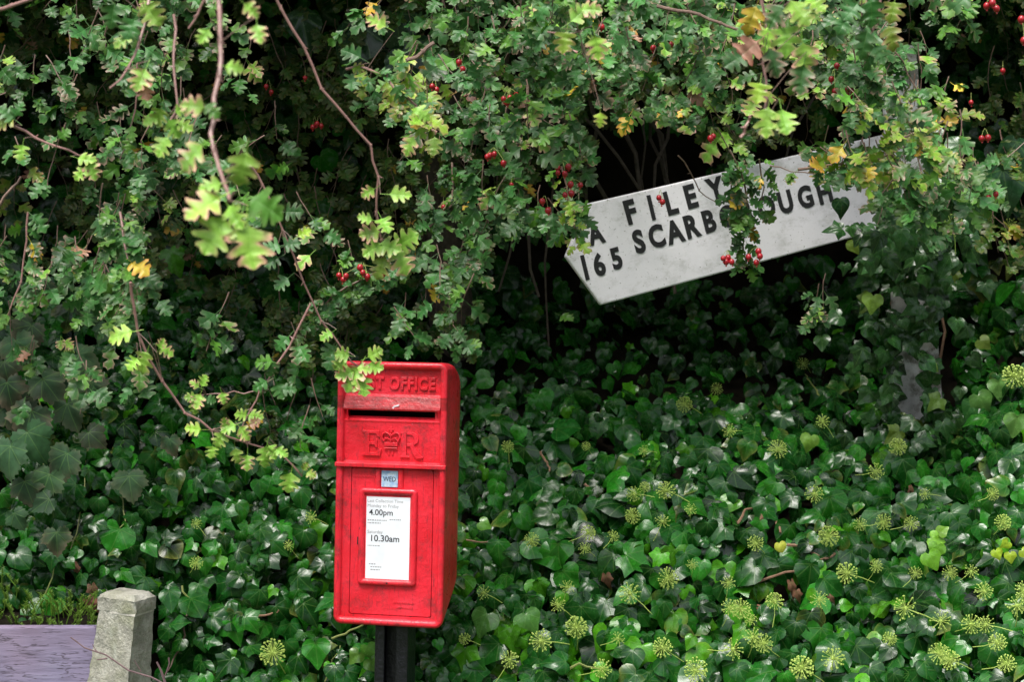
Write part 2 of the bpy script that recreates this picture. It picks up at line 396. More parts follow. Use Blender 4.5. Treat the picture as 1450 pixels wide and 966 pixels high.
class Leaves:
    def __init__(s): s.d = {}
    def add(s, T, pos, tip, normal, size, col, ecol=None, eamt=0.0, curl=0.0, wide=1.0):
        s.d.setdefault(id(T), (T, []))[1].append((pos, tip, normal, size, col, col if ecol is None else ecol, eamt, curl, wide))
    def count(s): return sum(len(v[1]) for v in s.d.values())
    def build(s, name, mat, parent=None):
        AV = []; AC = []; AU = []; loops = []; sizes = []; off = 0
        for T, L in s.d.values():
            n = len(L); A = lambda i: np.array([x[i] for x in L], float)
            pos, tip, nor, size, col, ecol, ea, curl, wide = (A(i) for i in range(9))
            Yv = tip / np.linalg.norm(tip, axis=1, keepdims=True)
            Zv = nor - (nor*Yv).sum(1, keepdims=True)*Yv; Zv /= np.linalg.norm(Zv, axis=1, keepdims=True) + 1e-9
            Xv = np.cross(Yv, Zv)
            tv = T.V; k = len(tv)
            loc = np.repeat(tv[None], n, 0).copy()
            loc[:, :, 2] += -curl[:, None]*np.clip(tv[None, :, 1], 0, 2)**2 - 0.35*curl[:, None]*tv[None, :, 0]**2
            ph = rng.uniform(0, 6.28, (n, 1)); 
            loc[:, :, 2] += 0.045*np.sin(tv[None, :, 0]*6 + ph)*np.sin(tv[None, :, 1]*5 + ph*1.7)*2*T.edge[None]
            loc[:, :, 0] *= wide[:, None]
            asym = rng.normal(0, .06, (n, 1)); loc[:, :, 0] += asym*tv[None, :, 1]**2
            loc *= size[:, None, None]
            W_ = pos[:, None, :] + loc[:, :, 0:1]*Xv[:, None] + loc[:, :, 1:2]*Yv[:, None] + loc[:, :, 2:3]*Zv[:, None]
            w = np.clip(T.edge[None]**3*ea[:, None]*(0.6+0.8*(tv[None, :, 1] + .4*np.sin(tv[None, :, 1]*14+ph))), 0, 1)[:, :, None]
            C = col[:, None]*(1-w) + ecol[:, None]*w
            AV.append(W_.reshape(-1, 3)); AC.append(C.reshape(-1, 3)); AU.append(np.repeat(tv[None], n, 0).reshape(-1, 3))
            fl = np.array([i for f in T.F for i in f]); fs = np.array([len(f) for f in T.F])
            loops.append((fl[None] + (np.arange(n)*k)[:, None] + off).ravel()); sizes.append(np.tile(fs, n)); off += n*k
        V = np.concatenate(AV); Cc = np.concatenate(AC); U = np.concatenate(AU); Lp = np.concatenate(loops); S = np.concatenate(sizes)
        me = bpy.data.meshes.new(name); me.vertices.add(len(V)); me.vertices.foreach_set("co", V.ravel())
        me.loops.add(len(Lp)); me.loops.foreach_set("vertex_index", Lp.astype(np.int32))
        me.polygons.add(len(S)); st = np.concatenate([[0], np.cumsum(S)[:-1]])
        me.polygons.foreach_set("loop_start", st.astype(np.int32))
        me.polygons.foreach_set("use_smooth", np.ones(len(S), bool))
        a = me.attributes.new("col", 'FLOAT_COLOR', 'POINT'); a.data.foreach_set("color", np.c_[Cc, np.ones(len(Cc))].ravel())
        a = me.attributes.new("luv", 'FLOAT_VECTOR', 'POINT'); a.data.foreach_set("vector", U.ravel())
        me.update(calc_edges=True)
        return link(name, me, mat, parent)

# ------------------------------------------------------------------ the setting: ground, road, bank
g = MB(); g.box(-600, 600, -600, 600, -0.5, 0.0); o = g.build("ground", M['grass']); tag(o, "rough grass verge at the foot of the hedge", kind="structure")
g = MB(); g.box(-600, 600, -12, -4.6, -0.1, 0.006); o = g.build("road", M['asphalt']); tag(o, "grey asphalt road along the verge", kind="structure")
g = MB(); g.box(-600, 600, -4.6, -4.45, -0.1, 0.12); o = g.build("kerb", M['stone'], bevel=.01); tag(o, "stone kerb along the road", kind="structure")

g = MB(); hv = []  # hedge added out of view to block low sky and deepen contrast
for j in range(9):
    for i in range(60):
        hv.append((-30 + i + rng.normal(0, .15), -14 - .35*j + rng.normal(0, .25), (5.2*min(1, (j+.001)/6.0)) + (rng.normal(0, .5) if j > 5 else 0)))
g.add(hv, [(j*60+i, j*60+i+1, (j+1)*60+i+1, (j+1)*60+i) for j in range(8) for i in range(59)])
o = g.build("sky_blocking_hedge", M['hedge']); tag(o, "added unseen hedge across the road, blocking the low sky", "hedge")
GX = [-900, 0, 360, 650, 900, 1200, 1330, 1450, 2400]
GY = [-1400, 0, 300, 450, 560, 650, 750, 966, 1300, 1560]
GD = np.array([
 [2.0,1.8,1.9,2.1,2.3,2.2,2.0,1.9,2.2],
 [1.7,1.7,1.8,1.8,2.1,1.9,1.8,1.5,1.4],
 [1.2,1.25,1.5,1.7,1.9,1.6,1.4,1.2,1.0],
 [0.8,0.85,1.1,1.4,1.6,1.45,1.3,0.9,0.7],
 [0.5,0.6,0.8,.92,1.0,1.02,1.0,0.5,0.3],
 [0.3,0.42,0.6,0.66,0.70,0.66,0.60,0.34,0.2],
 [0.2,0.35,0.45,0.50,0.48,0.38,0.30,0.15,0.05],
 [0.1,0.22,0.27,0.27,0.20,0.08,0.02,-0.08,-0.2],
 [0.0,0.1,0.1,0.05,-0.05,-0.15,-0.2,-0.3,-0.4],
 [-.1,0.0,0.0,-.1,-.25,-.4,-.45,-.5,-.6]])
def Fd(px, py):
    px = np.clip(px, GX[0], GX[-1]); py = np.clip(py, GY[0], GY[-1])
    rows = np.array([np.interp(px, GX, GD[i]) for i in range(len(GY))])
    return float(np.interp(py, GY, rows))
nx_, ny_ = 110, 96
vs = []
for j in range(ny_):
    for i in range(nx_):
        px = -900 + 3300*i/(nx_-1); py = -1400 + 2960*j/(ny_-1)
        Y = Fd(px, py) + 0.16 + rng.normal(0, .02)
        vs.append(P(px, py, Y))
fs = [(j*nx_+i, j*nx_+i+1, (j+1)*nx_+i+1, (j+1)*nx_+i) for j in range(ny_-1) for i in range(nx_-1)]
b = MB(); b.add(vs, fs); o = b.build("bank", M['soil'], smooth=True); tag(o, "steep dark earth bank under the ivy", kind="structure")  # carried up beyond the frame to block light from behind

# ------------------------------------------------------------------ post box
PB_YAW = math.radians(-10.5); PB_ROLL = math.radians(1.15)
PBR = Matrix.Rotation(PB_YAW, 4, 'Z') @ Matrix.Rotation(PB_ROLL, 4, 'Y')
H0 = 0.92
botc = Vector(P(549.5, 886.5, -0.02))
upv = PBR @ Vector((0, 0, 1))
pb = empty("post_box", botc - upv*H0, "red metal post box on a black pole, white collection notice on its door", "post box")
pb.rotation_euler = PBR.to_euler()
K = 573.0
def bx(px, py): return (px - (549.5 + 7.0*(886.5-py)/371.0))/K
def bz(py): return H0 + (886.5-py)/590.0
HW = 0.1345; HT = 0.63
m = MB()                                   # body shell
secs = [(.000, .0, .63, 0.0), (.05, .028, .630, 0), (.09, .05, .627, .0), (.125, .071, .614, .0), (.145, .083, .598, 0.001), (.155, .088, .578, .003), (.160, .092, .555, .008)]
rings = []
for (y, z0, z1, ins) in secs:
    rings.append([(x, y, z+H0) for x, z in rrect(-HW+ins, HW-ins, z0, z1, .020+ins, 6)])
m.loft(rings, (False, True)); body = m.build("body", M['red'], pb, smooth=True)
m = MB()                                   # bead round the front edge
def bead(m, x0, x1, z0, z1, r, wdt, h, ybase):
    out = rrect(x0, x1, z0, z1, r, 6); rr = []
    cx = (x0+x1)/2; cz = (z0+z1)/2
    for (ins, yy) in ((0, 0), (.0*wdt, -h*.45), (.14*wdt, -h*.85), (.38*wdt, -h), (.68*wdt, -h*.9), (.92*wdt, -h*.5), (wdt, .006)):
        q = rrect(x0+ins, x1-ins, z0+ins, z1-ins, max(r-ins, .003), 6)
        rr.append([(x, ybase+yy, z) for x, z in q])
    m.loft(rr, (False, False))
bead(m, -HW, HW, H0, H0+HT, .020, .0175, .010, 0)
m.build("front_rim", M['red'], pb, smooth=True)
IW = HW - .0160
m = MB()                                   # upper front: panel, hood lip, slot, cypher panel
def prof(m, pts, x0, x1):
    n = len(pts); vs = [(x0, y, z) for y, z in pts] + [(x1, y, z) for y, z in pts]
    m.add(vs, [(i, i+1, i+1+n, i+n) for i in range(n-1)])
pts = [(.004, H0+HT-.016), (.004, bz(560)), (.001, bz(565)), (-.007, bz(578)), (-.0085, bz(581)), (-.007, bz(583)), (.02, bz(582)), (.06, bz(578))]
prof(m, pts, -IW, IW)
pts2 = [(.06, bz(608)), (.022, bz(594)), (.012, bz(592)), (.000, bz(598)), (.0015, bz(601)), (.0035, bz(650)), (.004, bz(655)), (-.004, bz(657.5))]
prof(m, pts2, -IW, IW)
m.build("front_panel", M['red'], pb)
m = MB()
for s in (-1, 1):
    m = MB(); xa, xb = (s*.106, s*IW) if s < 0 else (s*.104, s*IW)
    x0, x1 = sorted((xa, xb))
    m.add([(x0, .004, bz(582)), (x1, -.012, bz(582)), (x1, .0, bz(600)), (x0, .004, bz(600)), (x0, .06, bz(582)), (x0, .06, bz(600))], [(0,1,2,3), (0,3,5,4)])
    m.build("slot_cheek", M['red'], pb)
m = MB(); m.box(-IW, IW, .055, .058, bz(615), bz(570)); m.build("slot_interior", M['dark'], pb)  # near-black sheet standing for the shade deep in the slot
m = MB(); m.box(-HW-.0015, HW+.0015, -.0135, .004, bz(664), bz(657.5)); m.build("hood_ledge", M['red'], pb, bevel=.002)
# lower front: frame round the door, then the door itself
DX0, DX1, DZ0, DZ1 = bx(496, 780), bx(611, 780), bz(872), bz(665)
m = MB()
outr = rrect(-IW, IW, H0+.015, bz(663.5), .006, 4); inr = rrect(DX0-.0012, DX1+.0012, DZ0-.0012, bz(663.8), .005, 4)
m.loft([[(x, .0005, z) for x, z in outr], [(x, .0005, z) for x, z in inr], [(x, .013, z) for x, z in inr]], (False, False))
m.build("door_frame", M['red'], pb)
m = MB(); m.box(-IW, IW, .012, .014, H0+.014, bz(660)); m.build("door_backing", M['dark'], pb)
m = MB(); rr = []
for (ins, y) in ((0, .012), (0, .0012), (.0012, 0)): rr.append([(x, y, z) for x, z in rrect(DX0+ins, DX1-ins, DZ0+ins, DZ1-ins, .005, 4)])
m.loft(rr, (False, True)); door = m.build("door", M['red'], pb)
m = MB()                                   # notice holder
NX0, NX1, NZ0, NZ1 = bx(508, 765), bx(590, 765), bz(830), bz(693)
bead(m, NX0, NX1, NZ0, NZ1, .010, .0155, .009, 0.0)
for xx in (535.5, 567.5):
    x = bx(xx, 680); m.tube([(x, .001, bz(666)), (x, .001, bz(698))], .0075, 10)
m.build("notice_frame", M['red'], door, smooth=True)
m = MB()
pz0, pz1, px0, px1 = bz(821), bz(705), bx(518.5, 765), bx(580, 765)
m.box(NX0+.013, NX1-.013, -.0012, .003, NZ0+.013, NZ1-.013); m.build("notice_backing", M['red'], door)
m = MB(); m.box(px0, px1, -.0026, -.0008, pz0, pz1)
notice = m.build("collection_notice", M['paper'], door); notice["label"] = "white collection times card with grey printed times"
def place_text(m, body, px, py, size_px, xs=1.0, off=0.0, y=-.003, ext=0.0, bev=0, align='LEFT', spacing=1.0, K_=None):
    v, f = text_geo(body, size_px*1.4/590.0, ext, off, bev, xs, spacing, align)
    m.add([(bx(px, py)+a, y - c, bz(py)+b_) for a, b_, c in v], f)
m = MB()
place_text(m, "4:00pm".replace(':', '.'), 523, 731, 8.2, 1.02, .00022); m.build("printed_time", M['ink'], notice); m = MB()
place_text(m, "10.30am", 523.5, 768, 9.0, 1.02, .00025)
m.build("printed_time", M['ink'], notice)
m = MB()
place_text(m, "Last Collection Time", 520.5, 713, 4.4, 1.0, .0000, -.0029)
place_text(m, "Monday to Friday", 520.5, 720, 4.6, 1.0, .0000, -.0029)
m.build("printed_heading", M['inkgrey'], notice); m = MB()
place_text(m, "Saturday", 520.5, 757, 4.6, 1.0, .0000, -.0029)
m.build("printed_heading", M['inkgrey'], notice)
m = MB()
for (x0, x1, y) in ((521,548,738),(552,568,736.5),(521,540,742),(521,538,774),(523,532,800),(525,541,804),(525,538,808)):
    m = MB(); x = x0
    while x < x1:
        w = random.uniform(1.2, 3.2); m.box(bx(x, y), bx(min(x+w, x1), y), -.0029, -.0025, bz(y+.9), bz(y-.4)); x += w+.9
    m.build("printed_line", M['inkgrey'], notice)
m = MB(); m.box(bx(540.5, 680), bx(563.5, 680), -.003, .0, bz(691), bz(668)); tabl = m.build("day_tablet", M['tab'], door, bevel=.0006)
m = MB(); place_text(m, "WED", 543, 683, 7.0, 0.82, .0001, -.0033); m.build("tablet_letters", M['ink'], tabl)
m = MB(); m.tube([(bx(549, 826), -.0105, bz(826)), (bx(549, 826), -.004, bz(826))], .0022, 8); m.build("notice_screw", M['dark'], door)
m = MB(); m.box(bx(505.6, 769), bx(507.6, 769), -.0004, .003, bz(774), bz(763)); m.build("keyhole", M['dark'], door)
m = MB()
for (px_, py_, w_) in ((500, 677, 26), (557, 853, 30), (563, 860, 22)):
    m = MB(); x = px_
    while x < px_+w_:
        q = random.uniform(1.5, 3); m.box(bx(x, py_), bx(x+q, py_), -.0012, .001, bz(py_+1.6), bz(py_-1.2)); x += q+.8
    m.build("casting_mark", M['red'], door, bevel=.0004)
m = MB()                                   # raised lettering
v, f = text_geo("POST OFFICE", 17*1.4/590, .0016, .0008, .0008, .80, 1.12)
m.add([(a + bx(555.5, 545), .004-.0015-c, bz(552.6)+b_) for a, b_, c in v], f)
m.build("raised_letters", M['red'], pb)
m = MB()                                   # royal cypher E crown R
def slab(pts, d=.0032): m.prism([(bx(x, y), bz(y)) for x, y in pts], .0045-d-.002, .006)
E = [(513,612),(537,612),(538,621),(535,621),(532,616),(523,616),(523,628),(530,628),(532,624),(534,624),(534,636),(532,636),(530,632),(523,632),(523,643),(533,643),(537,637),(540,638),(538,647.5),(513,647.5),(513,645),(516,643.5),(516,616),(513,614.5)]
slab(E)
slab([(568,613),(575,613),(575,646),(579,647),(579,649),(566,649),(566,647),(569,646),(569,616),(567,615.5),(567,613)])
slab([(575.5,613),(586,613.5),(591,617),(592.5,622),(591,627.5),(586,631),(590,640),(595,646),(598,647.5),(598,649.5),(589,650),(584,643),(580,633),(575.5,633),(575.5,629),(581,629),(585,626.5),(586,622),(584.5,618),(581,616.5),(575.5,616.5)])
slab([(543.5,628),(563,628),(562.5,633.5),(544.5,633.5)], .004)
slab([(552,606),(555,606),(555,609),(557,609),(557,611.5),(555,611.5),(555,614),(552,614),(552,611.5),(550,611.5),(550,609),(552,609)], .003)
def tub(pts, r): m.tube([(bx(x, y), -.0012, bz(y)) for x, y in pts], r/590, 6)
tub([(543.5,627),(541,621),(542,616),(546,614),(550,616),(553,619)], 1.3); tub([(563,627),(566,621),(565,616),(561,614),(557,616),(553.5,619)], 1.3)
tub([(553,615),(553.3,627)], 1.1); tub([(543.5,625),(549,622),(553,625),(558,622),(563,625)], .9); tub([(544,636),(562.5,636)], 1.0)
for q in ((553,617),(546,622.5),(560,622.5)): m.ball((bx(*q), -.001, bz(q[1])), .0028, 8, 6)
slab([(549,640),(551.5,640),(551.5,646),(549,646)], .0015); slab([(554,640),(556.5,640),(556.5,646),(554,646)], .0015)
m.build("raised_cypher", M['red'], pb, bevel=.0007)
m = MB()                                   # paint chip on the hood lip
xs = [(556,579),(559,575.5),(562,575),(565.5,573.5),(566.5,575.5),(563,577),(560,577.6),(558,580.5)]
m.prism([(bx(x, y), bz(y)) for x, y in xs], -.0082, -.002); m.build("paint_chip", M['chip'], pb)
m = MB()                                   # pole: an H section
for (x0, x1, y0, y1) in ((-.040, -.022, .030, .112), (.012, .042, .030, .112), (-.022, .012, .064, .076)):
    m.box(x0, x1, y0, y1, -.2, H0+.07)
for (x0, x1) in ((-.032, -.014), ): m.box(x0, x1, .022, .030, -.2, H0+.055)
m.build("pole", M['blackpaint'], pb, bevel=.003)

# ------------------------------------------------------------------ road sign
A = P(832, 288, .50); B = P(1304, 178, 0.95); Cc_ = P(851, 432, .50)
su = nrm(B-A); sn = nrm(np.cross(Cc_-A, su)); 
if sn[1] > 0: sn = -sn
sv = np.cross(su, -sn); 
if sv[2] < 0: sv = -sv
cam0 = np.array([0, -4, CAMZ])
def sloc(px, py):
    d = P(px, py, 0) - cam0; t = np.dot(A-cam0, sn)/np.dot(d, sn); q = cam0 + d*t - A
    return float(np.dot(q, su)), float(np.dot(q, sv))
# world matrix: local X = su, local Z = sv, local -Y = sn (towards viewer)
SM = Matrix((( su[0], -sn[0], sv[0], A[0]), (su[1], -sn[1], sv[1], A[1]), (su[2], -sn[2], sv[2], A[2]), (0, 0, 0, 1)))
pA = P(1272, 70, .92); pB = P(1304, 620, .88); pdir = nrm(pA-pB)
base = pB - pdir*(pB[2]/pdir[2])
sign = empty("road_sign", base, "leaning white fingerpost sign with black letters FILEY and SCARBOROUGH, buried in leaves", "road sign")
def unparent(o): o.matrix_parent_inverse = Matrix.Translation(-Vector(base)); return o
m = MB(); poly = [sloc(*q) for q in ((832,288),(1304,178),(1328,304),(851,432),(801,363))]
m.prism(poly, 0, .014); arm = m.build("sign_arm", M['white'], sign, bevel=.004); unparent(arm); arm.matrix_basis = SM
bpy.context.view_layer.update()
def sign_letter(m, ch, px, py, hpx, ang, xs=.95, off=.07):
    """one cast letter: centre pixel, cap height in pixels, lean"""
    x, z = sloc(px, py); x2, z2 = sloc(px, py-10); sc = math.hypot(x2-x, z2-z)/10
    h = hpx*sc; v, f = text_geo(ch, 1.0, .0, off*.5, 0.0, xs, 1.0)
    V = np.array(v); 
    c = (V.min(0)+V.max(0))/2; hh = V[:, 1].max()-V[:, 1].min(); s = h/hh
    ca, sa = math.cos(ang), math.sin(ang)
    pts = [((a-c[0])*s, (b_-c[1])*s) for a, b_, _ in v]
    pts = [(x+a*ca-b_*sa, z+a*sa+b_*ca) for a, b_ in pts]
    # give thickness
    n = len(pts); m.add([(a, -.0018, b_) for a, b_ in pts], f)
    edges = {}
    for q in f:
        for i in range(len(q)):
            e = (q[i], q[(i+1) % len(q)]); edges[e] = 1
    side = [e for e in edges if (e[1], e[0]) not in edges]
    vs = []; fs = []
    for (i, j) in side:
        k = len(vs); vs += [(pts[i][0], -.0018, pts[i][1]), (pts[j][0], -.0018, pts[j][1]), (pts[j][0], .001, pts[j][1]), (pts[i][0], .001, pts[i][1])]; fs.append((k, k+1, k+2, k+3))
    m.add(vs, fs)
for nm, L in (("place_name_lettering", [('F',893,300,37),('I',922,294,36),('L',950,287,36),('E',978,278,36),('Y',1013,268,36)]),
              ("place_name_lettering", [('S',904.5,342,36),('C',929.5,334.5,35),('A',955,328,35),('R',980,320,35),('B',1004,313,34),('O',1031,306,34),('R',1058,299,34),('O',1085,293,34),('U',1112,286,34),('G',1140,279,34),('H',1167,272,34),('0',1229,251,34)]),
              ("road_number_lettering", [('A',843,331,32),('1',828,379,36),('6',848,374.5,35),('5',872.5,366,33)])):
    for ch, x, y, h in L:
        m = MB()
        if ch in '1I':    # plain stroke
            cx, cz = sloc(x, y); x2, z2 = sloc(x, y-10); sc = math.hypot(x2-cx, z2-cz)/10; hh = h*sc/2; w = 3.1*sc
            dx = 0.0
            m.box(cx-w, cx+w, -.0018, .001, cz-hh, cz+hh)
        else: sign_letter(m, ch, x, y, h*.95, 0.03, .84, .085)
        m.build('letter', M['blacklet'], arm)
# post
m = MB(); rings = []
ax = nrm(np.cross(pdir, [0.25, 1, 0])); ay = np.cross(pdir, ax)
for t, w in ((-1.6, .075), (0, .068), (1.13, .052), (1.15, .042)):
    c = pB + pdir*t
    rings.append([c + ax*w*a + ay*w*b_ for a, b_ in ((-1,-1),(1,-1),(1,1),(-1,1))])
m.loft(rings); post = m.build("sign_post", M['postwhite'], sign, bevel=.006); unparent(post)

# ------------------------------------------------------------------ stone gatepost and plank
YG = 0.02
def gp(px, py, Y=YG): return P(px, py, Y)
stone_o = empty("stone_post", (P(170, 900, .08)[0], .08, 0), "short lichened stone post with chamfered cap at the end of the grey board", "stone post")
def inv(o, e): o.matrix_parent_inverse = Matrix.Translation(-e.location); return o
def quadring(pf_l, pf_c, pr, py, spread=1.0):
    fl = P(pf_l, py, .06); fc = P(pf_c, py+1, -.02); rr = P(pr, py, .07); bl = fl + (rr - fc)
    return [fl, fc, rr, bl]
def rough_loft(m, ra, rb, nz, nu, amp, seed):
    r = np.random.default_rng(seed); rings = []
    for k in range(nz+1):
        t = k/nz; ring = []
        for i in range(4):
            for j in range(nu):
                a = ra[i]*(1-t)+rb[i]*t; b_ = ra[(i+1) % 4]*(1-t)+rb[(i+1) % 4]*t
                s = j/nu; p = a*(1-s)+b_*s; ring.append(p + r.normal(0, amp*(1.6 if j == 0 else 1), 3)*[1, 1, .3])
        rings.append(ring)
    m.loft(rings)
m = MB(); dz = lambda R, z: [np.array([p[0], p[1], z]) for p in R]
top = quadring(140.5, 191, 218, 864); botm = quadring(124, 180, 213, 966)
zt = top[0][2]; zb = botm[0][2]
ext = [botm[i] + (botm[i]-top[i])*(zb/(zt-zb)) for i in range(4)]
ext = [np.array([botm[i][0]+(botm[i][0]-top[i][0])*1.5, top[i][1], 0]) for i in range(4)]
rough_loft(m, dz(top, zt), dz(botm, zb), 14, 8, .0006, 3); rough_loft(m, dz(botm, zb), ext, 10, 8, .0012, 4)
o = m.build("shaft", M['stone'], stone_o, smooth=True); inv(o, stone_o)
m = MB(); mc = quadring(141, 191, 217.5, 864); mcc = sum(mc)/4
m.loft([[np.array([p[0], p[1], zt+dz_])+(p-mcc)*[.02, .02, 0] for p in mc] for dz_ in (-.004, .0015)]); o = m.build("mortar_joint", M['mortar'], stone_o); inv(o, stone_o)
m = MB(); cb = quadring(140, 191.5, 219.5, 864); cen = sum(cb)/4
grow = [cen + (p-cen)*1.035 for p in cb]; zc = zt
zc2 = P(0, 851, 0)[2]; zc3 = P(0, 844, 0)[2]
rough_loft(m, dz(grow, zc+.001), dz(grow, zc2), 3, 8, .0010, 5)
sm_ = [cen + (p-cen)*.80 for p in cb]
rough_loft(m, dz(grow, zc2), dz(sm_, zc3), 2, 8, .0012, 6)
o = m.build("cap", M['stone'], stone_o, smooth=True); inv(o, stone_o)
bd = empty("wooden_board", (P(30, 900, .05)[0], .05, 0), "weathered lilac-grey wooden board with fine cracks, left of the stone post", "board")
m = MB(); x0, x1 = P(-420, 900, .075)[0], P(137, 900, .075)[0]
zb0, zb1 = P(0, 1010, .075)[2], P(0, 889, .075)[2]
m.box(x0, x1, .075, .112, zb0, zb1); o = m.build("plank", M['wood'], bd, bevel=.003); inv(o, bd)
m = MB(); m.box(x0, x1, .080, .110, P(0, 1135, .04)[2], P(0, 1016, .04)[2]); o = m.build("plank", M['wood'], bd, bevel=.003); inv(o, bd)
m = MB()
for xx in (x0+.03, (x0+x1)/2): m.box(xx, xx+.06, .113, .17, 0, zb1-.004)
o = m.build("batten", M['wood'], bd, bevel=.003); inv(o, bd)

# ------------------------------------------------------------------ ivy
def jit(c, s=.18, hue=.05):
    k = 1 + rng.normal(0, s); c = np.array(c, float)*max(k, .35); c = c*(1+rng.normal(0, hue, 3)); return np.clip(c, .003, 1)
ivy_root = empty("ivy", (0.3, .3, 0), "dark glossy ivy smothering the bank, dotted with pale round flower heads", "ivy")
IL = Leaves()
def fnormal(px, py):
    a = P(px+12, py, Fd(px+12, py)) - P(px-12, py, Fd(px-12, py)); b_ = P(px, py+12, Fd(px, py+12)) - P(px, py-12, Fd(px, py-12))
    n = nrm(np.cross(b_, a)); return n if n[1] < 0 else -n
HOLES = [(1252,1296,405,442),(1264,1306,494,582),(1320,1350,455,562),(1085, 1145, 815, 850), (1090, 1118, 700, 752), (1195, 1240, 590, 625)]
def ivy_leaf(px, py, up=0.0, big=1.0, lobes=.35, young=0.05, L=IL, dy=None, det=True):
    Y = Fd(px, py) + (rng.uniform(-.10, .10) if dy is None else dy)
    p = P(px, py, Y); n0 = fnormal(px, py)
    n = nrm(n0*1.0 + np.array([0, -.35, .40]) + rng.normal(0, .34, 3))
    a = rng.normal(0, .75); tip = np.array([math.sin(a), -.18+rng.normal(0, .15), -math.cos(a)])
    r = rng.random()
    k = 'lobed' if r < lobes else ('broad' if r < lobes+.2 else ('round' if r < lobes+.32 else 'adult'))
    size = (.030 + .048*rng.random()**1.2)*big
    q = rng.random()
    if q < young: c = jit((.060, .25, .008), .2)
    elif q < .35: c = jit((.016, .13, .008), .28)
    else: c = jit((.009, .070, .008), .32)
    ec = (.20, .22, .05) if rng.random() < .06 else c
    L.add((IVY if det else IVYL)[k], p, tip, n, size, c, ec, .6, rng.uniform(-.05, .32), rng.uniform(.85, 1.15))
def inhole(x, y):
    return any(a < x < b_ and c < y < d for a, b_, c, d in HOLES)
cnt = 0
while cnt < 9800:
    px = rng.uniform(-160, 1610); py = rng.uniform(395, 1130)
    if inhole(px, py): continue
    if py < 560 and 560 < px < 1180 and rng.random() < .45: continue
    if px < 230 and 860 < py < 960 and rng.random() < .7: continue
    ivy_leaf(px, py, big=1.12 if px > 700 and py > 600 else .95, lobes=.3 if px > 650 else .42, young=.18 if py > 760 and px > 640 else .04); cnt += 1
# sparser ivy higher on the bank (left back, right flank, top centre)
for _ in range(2300):
    px = rng.uniform(-160, 1610); py = rng.uniform(-250, 420)
    if 560 < px < 1200 and py > 0 and rng.random() < .8: continue
    ivy_leaf(px, py, big=1.25, young=.01, det=False)
for (x, y, s, a) in ((560,20,.14,.1),(515,40,.15,-.5),(425,20,.12,.4),(590,60,.12,.6),(575,75,.13,0),(1310,330,.10,.3),(1420,240,.13,.2),(1300,340,.09,-.3),(1190,282,.055,.2),(1262,262,.07,-.3),(1440,200,.13,0)):
    c = jit((.016, .055, .018), .15); p = P(x, y, 0.55 if x > 700 else .7)
    IL.add(IVY['adult'], p, (math.sin(a), -.1, -math.cos(a)), (rng.normal(0, .2), -1, .35), s, c, c, 0, .15)
# ivy carpet beyond the frame for a stable edge, low detail
for _ in range(1500):
    px = rng.choice([rng.uniform(-880, -160), rng.uniform(1610, 2380)]); py = rng.uniform(-200, 1400); ivy_leaf(px, py, big=1.6, det=False)
for _ in range(900):
    ivy_leaf(rng.uniform(-160, 1610), rng.uniform(1130, 1500), big=1.5, det=False)
o = IL.build("foliage", M['ivy'], ivy_root); inv(o, ivy_root); tag(o, "glossy dark green ivy leaves over the bank", kind="stuff")

# ivy that climbs the sign post, with gaps where the white paint shows
climb = empty("climbing_ivy", (base[0], base[1]-.1, 0), "dark ivy climbing over the leaning white sign post at right", "ivy")
CL = Leaves(); n = 0
while n < 290:
    py = rng.uniform(300, 640); px = rng.normal(1290 + (py-450)*.09, 48 - .02*(py-300))
    if (1250 < px < 1290 and 408 < py < 446) or (1268 < px < 1304 and 500 < py < 582) or (1322 < px < 1350 and 455 < py < 562): continue
    Y = rng.uniform(.62, .80); p = P(px, py, Y)
    c = jit((.026, .085, .020), .3) if rng.random() > .05 else jit((.12, .2, .03), .2)
    a = rng.normal(0, .8)
    CL.add(IVY['lobed' if rng.random() < .5 else 'broad'], p, (math.sin(a), -.25, -math.cos(a)), nrm([rng.normal(0, .4), -1, .45+rng.normal(0, .3)]), rng.uniform(.032, .058), c, c, 0, rng.uniform(0, .3)); n += 1
# sprays in front of the sign's right end
for (cx, cy, ww, hh, k) in ((1300, 345, 45, 25, 26), (1258, 290, 14, 22, 7), (1250, 355, 18, 18, 8), (1345, 300, 25, 45, 20), (1330, 250, 20, 30, 8)):
    for _ in range(k):
        px = cx + rng.normal(0, ww*.6); py = cy + rng.normal(0, hh*.6); a = rng.normal(0, .7); c = jit((.022, .075, .018), .25)
        CL.add(IVY['adult' if rng.random() < .6 else 'broad'], P(px, py, rng.uniform(.35, .6)), (math.sin(a), -.25, -math.cos(a)), nrm([rng.normal(0, .35), -1, .5]), rng.uniform(.04, .065), c, c, 0, rng.uniform(0, .3))
o = CL.build("foliage", M['ivy'], climb); inv(o, climb); tag(o, "ivy leaves wrapped round the sign post", kind="stuff")
m = MB()
for pts in ([(1232,300,.6),(1250,282,.58),(1262,262,.6)], [(1330,640,.85),(1322,560,.88),(1338,470,.88),(1320,380,.86),(1330,300,.8),(1345,240,.7)], [(1275,620,.88),(1300,520,.92),(1262,430,.9),(1290,350,.8)]):
    m.tube([P(*q) for q in pts], .004, 6)
o = m.build("stem", M['ivystem'], climb); inv(o, climb)

